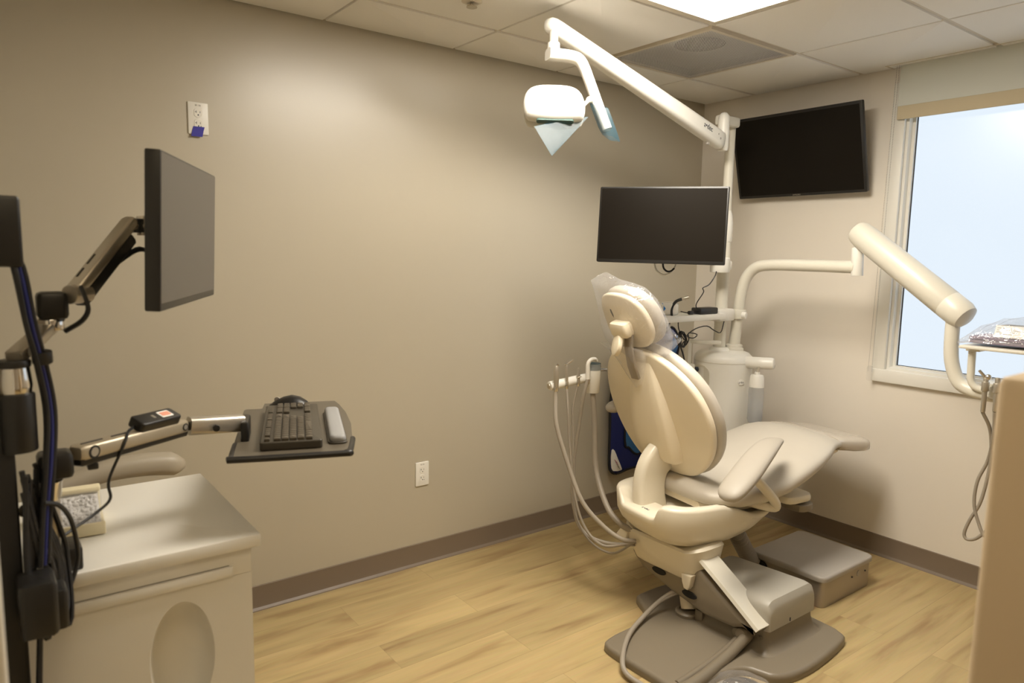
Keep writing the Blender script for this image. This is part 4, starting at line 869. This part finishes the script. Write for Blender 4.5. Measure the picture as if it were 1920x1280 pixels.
obj('side_flap', apron(smooth_closed([(-.30, .86), (-.24, .90), (-.20, .97), (-.205, 1.01), (-.25, 1.0), (-.29, .95)], 3), .048, .004, wv), 'lblue', t, ang=60)
lbq = smooth_closed([(-.742, .380), (-.742, .30), (-.725, .255), (-.66, .250), (-.655, .262), (-.69, .32), (-.72, .375)], 2)
ll = obj('corner_label', apron(lbq, .037, .004, wv), 'paper', t, ang=60)
for k, (y_, z_) in enumerate(((-.722, .318), (-.714, .304), (-.706, .290), (-.698, .277))):
    w_ = obj('label_mark', MB().tube([V((.0545+.010*math.sin((y_+j*.0035)*26+z_*3)*(1.1-z_), y_+j*.0035, z_+.0026*(j % 2)-.0035*j+.004)) for j in range(8)], .0013, n=6, sm=False), 'pink' if k < 2 else 'grink', t)
obj('hanger', MB().tube([(.004, -.40, 1.10), (.03, -.40, 1.10), (.035, -.40, 1.075)], .005, n=8).tube([(.030, -.56, 1.035), (.03, -.40, 1.078), (.030, -.24, 1.045)], .006, n=8), 'black', t)

# ================================================================== LEFT FOREGROUND: CABINET
cx0, cx1, cy0, cy1, ct = .625, 1.160, -3.545, -3.085, .770
cb_ = thing('cabinet', 'white lacquered rolling cabinet with drawer pull and oval hand recess', 'cabinet', (.89, -3.31, 0))
# carcass: open box of panels so the recess can be a real hollow
bodyb = MB().box((cx0, cy0, .06), (cx1-.09, cy1, ct)).box((cx1-.09, cy1-.018, .06), (cx1-.002, cy1, ct)).box((cx1-.09, cy0, .06), (cx1-.002, cy0+.018, ct)).box((cx1-.09, cy0, ct-.02), (cx1-.002, cy1, ct)).box((cx1-.09, cy0, .06), (cx1-.002, cy1, .08))
obj('body', bodyb, 'white', cb_, flat=True)
fp = MB(); N_ = 72; ey, ez, ry_, rz_ = -3.245, .535, .068, .135
y_lo, y_hi, z_lo, z_hi = cy0, cy1, .07, .706
def edge_pt(a):
    c, s = math.cos(a), math.sin(a); t_ = 1e9
    if c > 1e-9: t_ = min(t_, (y_hi-ey)/c)
    if c < -1e-9: t_ = min(t_, (y_lo-ey)/c)
    if s > 1e-9: t_ = min(t_, (z_hi-ez)/s)
    if s < -1e-9: t_ = min(t_, (z_lo-ez)/s)
    return (ey+c*t_, ez+s*t_)
angs = sorted(set([2*math.pi*i/N_ for i in range(N_)]+[math.atan2(z-ez, y-ey) % (2*math.pi) for y in (y_lo, y_hi) for z in (z_lo, z_hi)]))
xf = cx1+.0
def ell(k, x): return [V((x, ey+ry_*k*math.cos(a), ez+rz_*k*math.sin(a))) for a in angs]
fp.loft([[V((xf-.018, *edge_pt(a))) for a in angs], [V((xf, *edge_pt(a))) for a in angs], ell(1.03, xf), ell(1.0, xf-.003), ell(.97, xf-.014), ell(.90, xf-.034), ell(.78, xf-.050), ell(.55, xf-.062), ell(.2, xf-.066)], (False, True))
obj('front_panel', fp, 'white', cb_, ang=35)
dr_ = MB().rbox((cx1-.009, (cy0+cy1)/2, .738), (.018, cy1-cy0, .063), .0006)
drw = obj('drawer_front', dr_, 'white', cb_)
obj('pull', MB().rbox((cx1+.003, -3.30, .720), (.010, .340, .024), .003), 'white', drw)
obj('pull_slot', MB().box((cx1-.001, -3.463, .733), (cx1+.0008, -3.137, .7345)), 'grink', drw, flat=True)
obj('top', MB().rbox((.889, -3.312, .786), (.572, .496, .032), .005), 'white', cb_)
obj('plinth', MB().box((cx0+.03, cy0+.03, .0), (cx1-.03, cy1-.03, .06)), 'black', cb_, flat=True)

# armrest of a stool behind the cabinet
st = thing('armrest_stool', 'grey stool mostly hidden between cabinet and wall, only its padded armrest showing', 'stool', (.30, -3.30, 0))
ar = []; P = smooth_open([(.30, -3.50, .705), (.30, -3.40, .735), (.30, -3.28, .765), (.30, -3.16, .768), (.30, -3.045, .752)], 6); m_ = len(P)
for i, p_ in enumerate(P):
    f = i/(m_-1); k = .35 if i in (0, m_-1) else (.75 if i in (1, m_-2) else 1); ar.append([p_+V((a*k, 0, b*k)) for a, b in se(.040, .028+.012*f, 2.4, 24)])
obj('armrest', MB().loft(ar), mat('stool grey vinyl', (.40, .35, .27), .45), st, ang=60)
obj('armrest_post', MB().tube([(.30, -3.38, .72), (.31, -3.40, .60), (.34, -3.40, .50)], .014, n=12), 'grey', st)
obj('seat', MB().lathe([(0, .45), (.15, .45), (.17, .465), (.17, .495), (.15, .51), (0, .515)], (.36, -3.34, 0), n=40), 'uph', st)
obj('post', MB().cyl((.36, -3.34, .07), (.36, -3.34, .452), .025, n=20), 'grey', st)
for k in range(5):
    a = 2*math.pi*k/5+.2; obj('base_leg', MB().tube([(.36, -3.34, .09), (.36+.19*math.cos(a), -3.34+.19*math.sin(a), .055)], .014, n=10, sm=False).ball((.36+.19*math.cos(a), -3.34+.19*math.sin(a), .026), .026, 12), 'grey', st)

# things on the cabinet top
t = thing('cotton_roll_dispenser', 'cream dispenser box with a clear window full of cotton rolls on the cabinet', 'dispenser', (.80, -3.41, .80))
DT = TM(.885, -3.425, .802, rz=R_(-4)) @ Matrix.Diagonal((1.05, 1.05, .72, 1))
obj('base_trough', MB().rbox((0, 0, .014), (.155, .125, .028), .004, DT).rbox((.078, 0, .024), (.010, .125, .040), .003, DT), 'cream', t)
obj('back_panel', MB().rbox((-.070, 0, .055), (.012, .120, .105), .004, DT), 'cream', t)
obj('top_rail', MB().rbox((-.062, 0, .102), (.030, .122, .018), .004, DT), 'cream', t)
T2 = DT @ Matrix(((1, 0, 0, 0), (0, 0, 1, 0), (0, -1, 0, 0), (0, 0, 0, 1)))
win_pts = [V((.070, sy, .036)) for sy in (-.058, .058)]+[V((-.048, sy, .096)) for sy in (.058, -.058)]
nrm = V((.45, 0, .89))
obj('clear_window', MB().loft([[DT @ p_ for p_ in win_pts], [DT @ (p_+nrm*.002) for p_ in win_pts]]), 'clearbox', t, flat=True)
rc_ = random.Random(7); cr_ = MB(); n_r = 0
for i in range(9):
    for j in range(12):
        f = (i+.5)/9; y_ = -.052+.104*(j+.5)/12; p_ = DT @ V((.066-.112*f+rc_.uniform(-.003, .003), y_+rc_.uniform(-.002, .002), .028+.056*f+rc_.uniform(-.003, .003)))
        d_ = V((rc_.uniform(-1, 1), rc_.uniform(-.6, .6), rc_.uniform(-.3, .3))).normalized()*.0065; cr_.cyl(p_-d_, p_+d_, .0042, n=8, bev=.001)
o = obj('cotton_rolls', cr_, 'cotton', t); o['kind'] = 'stuff'
obj('cotton_fill', MB().loft([[DT @ V((x, sy, z)) for x, z in ((.068, .028), (-.05, .085), (-.062, .085), (-.062, .028))] for sy in (-.055, .055)]), 'cotton', t, flat=True)
obj('side_cheek', MB().loft([[DT @ V((x, .0585, z)) for x, z in ((.072, .028), (.072, .036), (-.05, .098), (-.066, .098), (-.066, .028))], [DT @ V((x, .0605, z)) for x, z in ((.072, .028), (.072, .036), (-.05, .098), (-.066, .098), (-.066, .028))]]), 'clearbox', t, flat=True)
t = thing('power_brick', 'small black block shaped adapter on the front left of the cabinet top', 'power adapter', (1.10, -3.46, .80))
obj('brick', MB().rbox((1.115, -3.462, .8265), (.085, .062, .048), .004, None), 'black', t)
obj('cord', MB().tube([(1.09, -3.46, .845), (1.13, -3.48, .90), (1.17, -3.505, .96), (1.20, -3.525, 1.02)], .004, n=8), 'rubber', t)

# ================================================================== WALL TRACK WITH MONITOR AND KEYBOARD ARMS
tr = thing('wall_track', 'black vertical wall track with chrome hub at the left edge', 'wall mount', (1.275, -3.57, .35))
obj('rail', MB().rbox((1.235, -3.572, .78), (.085, .066, .80), .004), 'black', tr)
obj('equipment_box', MB().rbox((1.245, -3.556, 1.505), (.12, .097, .125), .006), 'black', tr)
obj('chrome_hub', MB().lathe([(0, 1.208), (.025, 1.208), (.027, 1.212), (.0285, 1.225), (.0255, 1.256), (.024, 1.262), (0, 1.262)], (1.262, -3.532, 0), n=32), 'chrome', tr)
obj('top_cap', MB().cyl((1.262, -3.532, 1.258), (1.262, -3.532, 1.272), .028, n=28, bev=.003), 'black', tr)
obj('lower_hub', MB().cyl((1.262, -3.532, 1.100), (1.262, -3.532, 1.210), .031, n=28, bev=.003), 'black', tr)
ma = thing('monitor_support', 'silver and black spring arm holding the left monitor', 'monitor arm', (1.20, -3.50, 1.25))
def bar(name, a, b, w0, h0, m, par, w1=None, h1=None, r=.006):
    a = V(a); b = V(b); d_ = (b-a).normalized(); x_ = d_.cross(V((0, 0, 1))).normalized(); z_ = x_.cross(d_); w1 = w1 or w0; h1 = h1 or h0; L_ = (b-a).length
    rg_ = []
    for f, k in ((0, .8), (r/L_, 1), (1-r/L_, 1), (1, .8)):
        w_ = w0+(w1-w0)*f; h_ = h0+(h1-h0)*f; rg_.append([a+(b-a)*f+x_*p_[0]*k+z_*p_[1]*k for p_ in rrect(w_, h_, r, 3)])
    return obj(name, MB().loft(rg_), m, par)
bar('lower_link', (1.262, -3.530, 1.275), (1.118, -3.462, 1.318), .034, .024, 'silver', ma)
obj('chrome_band', MB().cyl((1.118, -3.460, 1.310), (1.118, -3.460, 1.333), .0275, n=28, bev=.002), 'chrome', ma)
obj('elbow', MB().rbox((1.118, -3.456, 1.360), (.060, .055, .056), .010), 'black', ma)
E0 = V((1.108, -3.408, 1.384)); E1 = V((1.012, -3.286, 1.530))
bar('spring_cover', E0-(E1-E0)*.08+V((0, 0, .012)), E1+V((0, 0, .012)), .036, .026, 'silver', ma, r=.009)
bar('spring_housing', E0-(E1-E0)*.02-V((0, 0, .014)), E0+(E1-E0)*.93-V((0, 0, .014)), .032, .034, 'black', ma)
obj('pivot_cap', MB().cyl(E0+V((.022, -.018, -.002)), E0+V((-.012, .018, -.002)), .020, n=24, bev=.002), 'silver', ma)
for f0, f1 in ((.04, .16), (.22, .36)):
    q0, q1 = E0+(E1-E0)*f0, E0+(E1-E0)*f1; sd_ = V((.0165, .013, .016)); 
    obj('cable_slot', MB().tube([q0+V((-.004, -.004, .0265)), q1+V((-.004, -.004, .0265))], .004, n=6, sm=False), 'black', ma)
obj('tilt_joint', MB().cyl(E1+V((0, .0, .0)), (1.0, -3.252, 1.530), .014, n=18, bev=.002).cyl((1.004, -3.262, 1.508), (1.004, -3.262, 1.552), .013, n=18, bev=.002), 'silver', ma)
obj('tilt_clamp', MB().cyl((1.006, -3.274, 1.514), (1.006, -3.274, 1.546), .0165, n=18, bev=.002), 'black', ma)
for dz in (0, .014):
    obj('cable', MB().tube([E0+(E1-E0)*.62+V((0, 0, -.036)), E1+V((.012, .012, -.055+dz*.3)), (1.015, -3.235, 1.455-dz), (1.022, -3.205, 1.425-dz), (1.03, -3.19, 1.40)], .0042, n=8), 'rubber', ma)
    obj('cable', MB().tube([(1.165, -3.408, 1.40), (1.203-dz*.5, -3.403, 1.372), (1.205-dz, -3.402, 1.351), (1.197-dz, -3.414, 1.331), (1.176-dz, -3.440, 1.311)], .0042, n=8), 'rubber', ma)
lm = thing('monitor', 'black edged monitor seen edge on, on the spring arm at left', 'monitor', (1.0446, -3.1657, 1.5136), rot=(.0412, -.0031, 2.7051))
screen_unit(lm, .54, .32, .030, .004, bmat='black', smat='screen2', chin=.012)
obj('rear_cover', MB().pad(rrect(.26, .18, .03), -.052, -.025, .015, RX), 'black', lm, world=False)
obj('mount_plate', MB().pad(rrect(.10, .10, .01), -.060, -.050, .003, RX), 'silver', lm, world=False)

ka = thing('keyboard_support', 'gold toned spring arm carrying the keyboard tray', 'keyboard arm', (1.20, -3.48, .96))
obj('chrome_collar', MB().lathe([(0, .985), (.022, .985), (.024, .995), (.026, 1.018), (.0275, 1.022), (0, 1.024)], (1.218, -3.490, 0), n=28), 'chrome', ka)
bar('mount_link', (1.262, -3.530, .985), (1.200, -3.478, .930), .03, .022, 'silver', ka)
obj('mount_post', MB().cyl((1.218, -3.49, .88), (1.218, -3.49, .99), .017, .021, n=24, bev=.002), 'silver', ka)
obj('elbow', MB().rbox((1.212, -3.474, 1.052), (.060, .060, .052), .010), 'black', ka)
K0 = V((1.195, -3.438, 1.060)); K1 = V((.998, -3.192, 1.046))
bar('spring_housing', K0+V((0, 0, -.006)), K1+V((0, 0, -.004)), .034, .036, 'black', ka)
goldm = mat('champagne arm cover', (.44, .38, .28), .36, metal=.5, var=.02)
bar('spring_cover', K0+V((0, 0, .0035)), K1+V((0, 0, .003)), .040, .032, goldm, ka, r=.008)
kd = (K1-K0).normalized(); ks = kd.cross(V((0, 0, 1))).normalized()
if ks.dot(CAM-K0) < 0: ks = -ks
for f, r in ((.09, .014), (.95, .009)):
    c = K0+(K1-K0)*f+V((0, 0, .003))+ks*.0195
    obj('bolt_ring', MB().cyl(c, c+ks*.0015, r, n=24), 'black', ka); obj('bolt', MB().cyl(c, c+ks*.0022, r*.68, n=20), 'silver', ka)
for f0, f1 in ((.05, .22), (.30, .45)):
    obj('cable_slot', MB().tube([K0+(K1-K0)*f0+V((0, 0, .019)), K0+(K1-K0)*f1+V((0, 0, .019))], .0028, n=6, sm=False), 'black', ka)
obj('release_clip', MB().rbox(K0+(K1-K0)*.13-V((0, 0, .030)), (.03, .02, .014), .003), 'black', ka)
bar('wrist_joint', K1, K1+(V((.985, -3.10, 1.038))-K1)*.3, .022, .020, 'black', ka)
obj('tilt_link', MB().tube([K1+(V((.985, -3.10, 1.038))-K1)*.15, (.990, -3.130, 1.040), (.968, -3.045, 1.030)], 1, sq=[(a[0], a[1]) for a in rrect(.044, .040, .012, 3)]), 'silver', ka)
obj('link_bolt', MB().cyl((1.013, -3.118, 1.036), (1.0225, -3.120, 1.036), .0085, n=18, bev=.001), 'black', ka)
obj('tray_mount', MB().rbox((0, 0, 0), (.10, .020, .060), .006, TM(.965, -3.032, 1.010, rz=-.35)), 'black', ka)

# keyboard tray: local x along the long side (away from the camera), y across
KT = TM(.850, -2.905, .985, rz=math.atan2(.215, -.585))
kt = thing('keyboard_tray', 'dark tray with rounded corners holding the keyboard and wrist rest', 'keyboard tray', (.85, -2.905, .97))
tro = [(-.31, .115), (-.325, .10), (-.328, -.115), (-.31, -.135), (-.15, -.150), (.0, -.150), (.15, -.142), (.26, -.12), (.27, .02), (.22, .04), (.22, .135), (.10, .138), (-.15, .138)]
tro = [(-.315, .138), (-.328, .128), (-.330, -.118), (-.318, -.135), (-.20, -.152), (-.05, -.160), (.10, -.155), (.22, -.142), (.275, -.132), (.275, .085), (.20, .088), (.198, .136), (.185, .140)]
tro = [(x-.008, y-.036) for x, y in reversed(tro)]
obj('board', MB().pad(tro, -.004, .004, .002, KT), 'tray', kt)
obj('front_lip', MB().tube([KT @ V((x-.008, y-.036, -.003)) for x, y in ((-.20, .138), (-.315, .137), (-.332, .125), (-.334, -.115), (-.320, -.138), (-.20, -.155))], .0085, n=10), 'black', kt)
kb = thing('keyboard', 'black full size keyboard lying lengthwise on the tray', 'keyboard', (.86, -2.92, .99))
KB = KT @ TM(-.085, -.036, .012)
obj('case', MB().pad(rrect(.440, .150, .008), -.0075, .014, .004, KB), 'kb', kb)
rows_ = [(.060, [(-.210+.0195*i+.008*(i//4), .0175) for i in range(0, 15)]), (.034, None), (.015, None), (-.004, None), (-.023, None), (-.043, None)]
keyw = .0168; kmesh = None; nk = 0
def addkey(x, y, w_=.0165, d_=.0165):
    global nk
    k = obj('key', MB().pad(rrect(w_, d_, .002, 2), .013, .0215, .0022, KB @ TM(x, y, 0), n=2), 'key', kb); nk += 1
for r_i, y in enumerate((.058, .034, .015, -.004, -.023, -.043)):
    if r_i == 0:
        for x in [-.205]+[-.165+.0192*i+.010*(i//4) for i in range(12)]+[.100, .119, .138]: addkey(x, y, .0165, .013)
    elif r_i == 5:
        for x, w_ in ((-.203, .022), (-.179, .021), (-.156, .021), (-.089, .108), (-.021, .021), (.003, .021), (.027, .021), (.050, .021), (.100, .0165), (.119, .0165), (.138, .0165), (.172, .036), (.200, .0165)): addkey(x, y, w_)
    else:
        n_k = (14, 13, 12, 11)[r_i-1]; w0 = (0, .008, .014, .022)[r_i-1]
        addkey(-.205+w0/2, y, .0165+w0) 
        for i in range(1, n_k): addkey(-.205+w0+.0192*i, y, .0165 if i < n_k-1 else .046-w0)
        if r_i < 3:
            for x in (.100, .119, .138): addkey(x, y)
        for x in (.163, .182, .200): addkey(x, y, .0165, .0165)
KB_W = thing('wrist_rest', 'light grey gel wrist rest along the right edge of the tray', 'wrist rest', (.90, -2.80, .99))
obj('pad', MB().pad([(x, y) for x, y in rrect(.36, .042, .016, 5)], 0, .022, .010, KT @ TM(-.095, -.150, .004)), 'wrist', KB_W)
obj('base', MB().pad(rrect(.368, .050, .018, 5), -.0, .006, .002, KT @ TM(-.095, -.150, .0035)), 'kb', KB_W)
ms = thing('computer_mouse', 'black ergonomic mouse resting behind the keyboard', 'computer mouse', (.70, -2.90, .99))
MT = KT @ TM(.186, -.028, .004, rz=R_(75)); mr = []
for f, w_, h in ((0, .016, .012), (.08, .026, .024), (.25, .034, .037), (.45, .036, .042), (.65, .034, .036), (.85, .029, .024), (1, .018, .010)):
    mr.append([MT @ V((-.062+.124*f, w_*math.cos(a), max(0, h*math.sin(a)))) for a in [2*math.pi*i/28 for i in range(28)]])
obj('body', MB().loft(mr), 'black', ms, ang=60)
obj('wheel', MB().cyl(MT @ V((.038, -.003, .026)), MT @ V((.038, .003, .026)), .009, n=18), 'greyl', ms)
se_ = thing('sensor_interface', 'small black box with orange label lying on the keyboard arm', 'electronic device', (1.06, -3.27, 1.07))
c_ = K0+(K1-K0)*.70; ST = axis_frame(c_, V((0, 0, 1))); kx_ = kd; ky_ = V((0, 0, 1)).cross(kd).normalized(); kz_ = kx_.cross(ky_)
ST = Matrix(((kx_.x, ky_.x, kz_.x, c_.x), (kx_.y, ky_.y, kz_.y, c_.y), (kx_.z, ky_.z, kz_.z, c_.z+.026), (0, 0, 0, 1)))
if (ST.to_3x3() @ V((0, 1, 0))).dot(CAM-c_) > 0: ST = ST @ Matrix.Rotation(R_(-24), 4, 'X')
else: ST = ST @ Matrix.Rotation(R_(24), 4, 'X')
obj('box', MB().pad(rrect(.125, .042, .008, 3), -.004, .020, .004, ST, n=3), 'black', se_)
obj('orange_label', MB().pad(rrect(.036, .024, .003, 2), .0190, .0208, .0004, ST @ TM(.025, 0, 0), n=1), 'paper', se_)
obj('label_print', MB().pad(rrect(.028, .015, .002, 2), .0200, .0214, .0002, ST @ TM(.025, 0, 0), n=1), 'red', se_)
obj('small_marks', MB().pad(rrect(.008, .012, .001, 1), .0190, .0206, .0002, ST @ TM(-.012, 0, 0), n=1), 'grink', se_)
obj('cord', MB().tube([ST @ V((-.062, 0, .004)), ST @ V((-.09, -.010, .002)), ST @ V((-.115, -.030, -.010)), (1.150, -3.375, .985), (1.155, -3.375, .945), (1.165, -3.40, .925), (1.19, -3.44, .91), (1.215, -3.475, .90)], .0032, n=8), 'rubber', se_)

# ---- hanging cable bundle with power bricks
cbn = thing('cable_bundle', 'tangle of black and blue cables with power bricks hanging down the wall track', 'cables', (1.30, -3.52, .60))
for i, (ox, oy, m_) in enumerate(((0, 0, 'rubber'), (.003, .004, 'bluecab'), (-.010, -.004, 'rubber'), (-.004, .010, 'rubber'), (.010, -.003, 'rubber'), (-.014, .006, 'rubber'))):
    f = 1+.25*math.sin(i*2.1)
    obj('cable', MB().tube([(1.262+ox, -3.530+oy*.5, 1.50-.01*i), (1.284+ox*f, -3.518+oy, 1.44), (1.280+ox, -3.506+oy*f, 1.34), (1.262+ox*f, -3.492+oy, 1.26), (1.254+ox, -3.482+oy, 1.17), (1.262+ox*f, -3.488+oy*f, 1.08), (1.275+ox, -3.500+oy, .98), (1.287+ox*f, -3.510+oy, .88)], .0036 if m_ == 'bluecab' else .0050, n=8), m_, cbn)
obj('cable_tie', MB().cyl((1.258, -3.486, 1.262), (1.262, -3.487, 1.285), .017, n=14, bev=.002), 'black', cbn)
rr_ = random.Random(11)
for i in range(16):
    a = rr_.uniform(-.004, .035); b = rr_.uniform(-.02, .07); c = rr_.uniform(-.02, .02)
    obj('cable_loop', MB().tube([(1.29-a, -3.530+a*.6, 1.00+b), (1.285-a*1.5, -3.510+a, .92+c), (1.275-a*1.4, -3.492+a*.8, .83+b*.5), (1.30-a, -3.505+a, .76-b*.3), (1.315-a, -3.528, .80+c), (1.30-a*.4, -3.533+a*.4, .90), (1.290-a, -3.525+a*.5, .99+b)], .0048, n=7), 'rubber', cbn)
obj('power_brick', MB().rbox((1.33, -3.522, .825), (.085, .060, .105), .010), 'black', cbn)
obj('power_brick', MB().rbox((1.30, -3.492, .80), (.060, .036, .080), .008, None), 'black', cbn)
for i in range(4):
    obj('drop_cable', MB().tube([(1.29+.006*i, -3.52, .76), (1.285+.012*i, -3.53, .60), (1.29+.008*i, -3.535, .40), (1.29, -3.56, .10), (1.28, -3.58, .012)], .0045, n=8), 'rubber', cbn)
obj('hanging_cable', MB().tube([(1.285, -3.50, 1.0), (1.27, -3.475, .985), (1.23, -3.455, .94), (1.205, -3.445, .88), (1.20, -3.445, .84), (1.215, -3.46, .80), (1.25, -3.48, .78)], .0045, n=8), 'rubber', cbn)
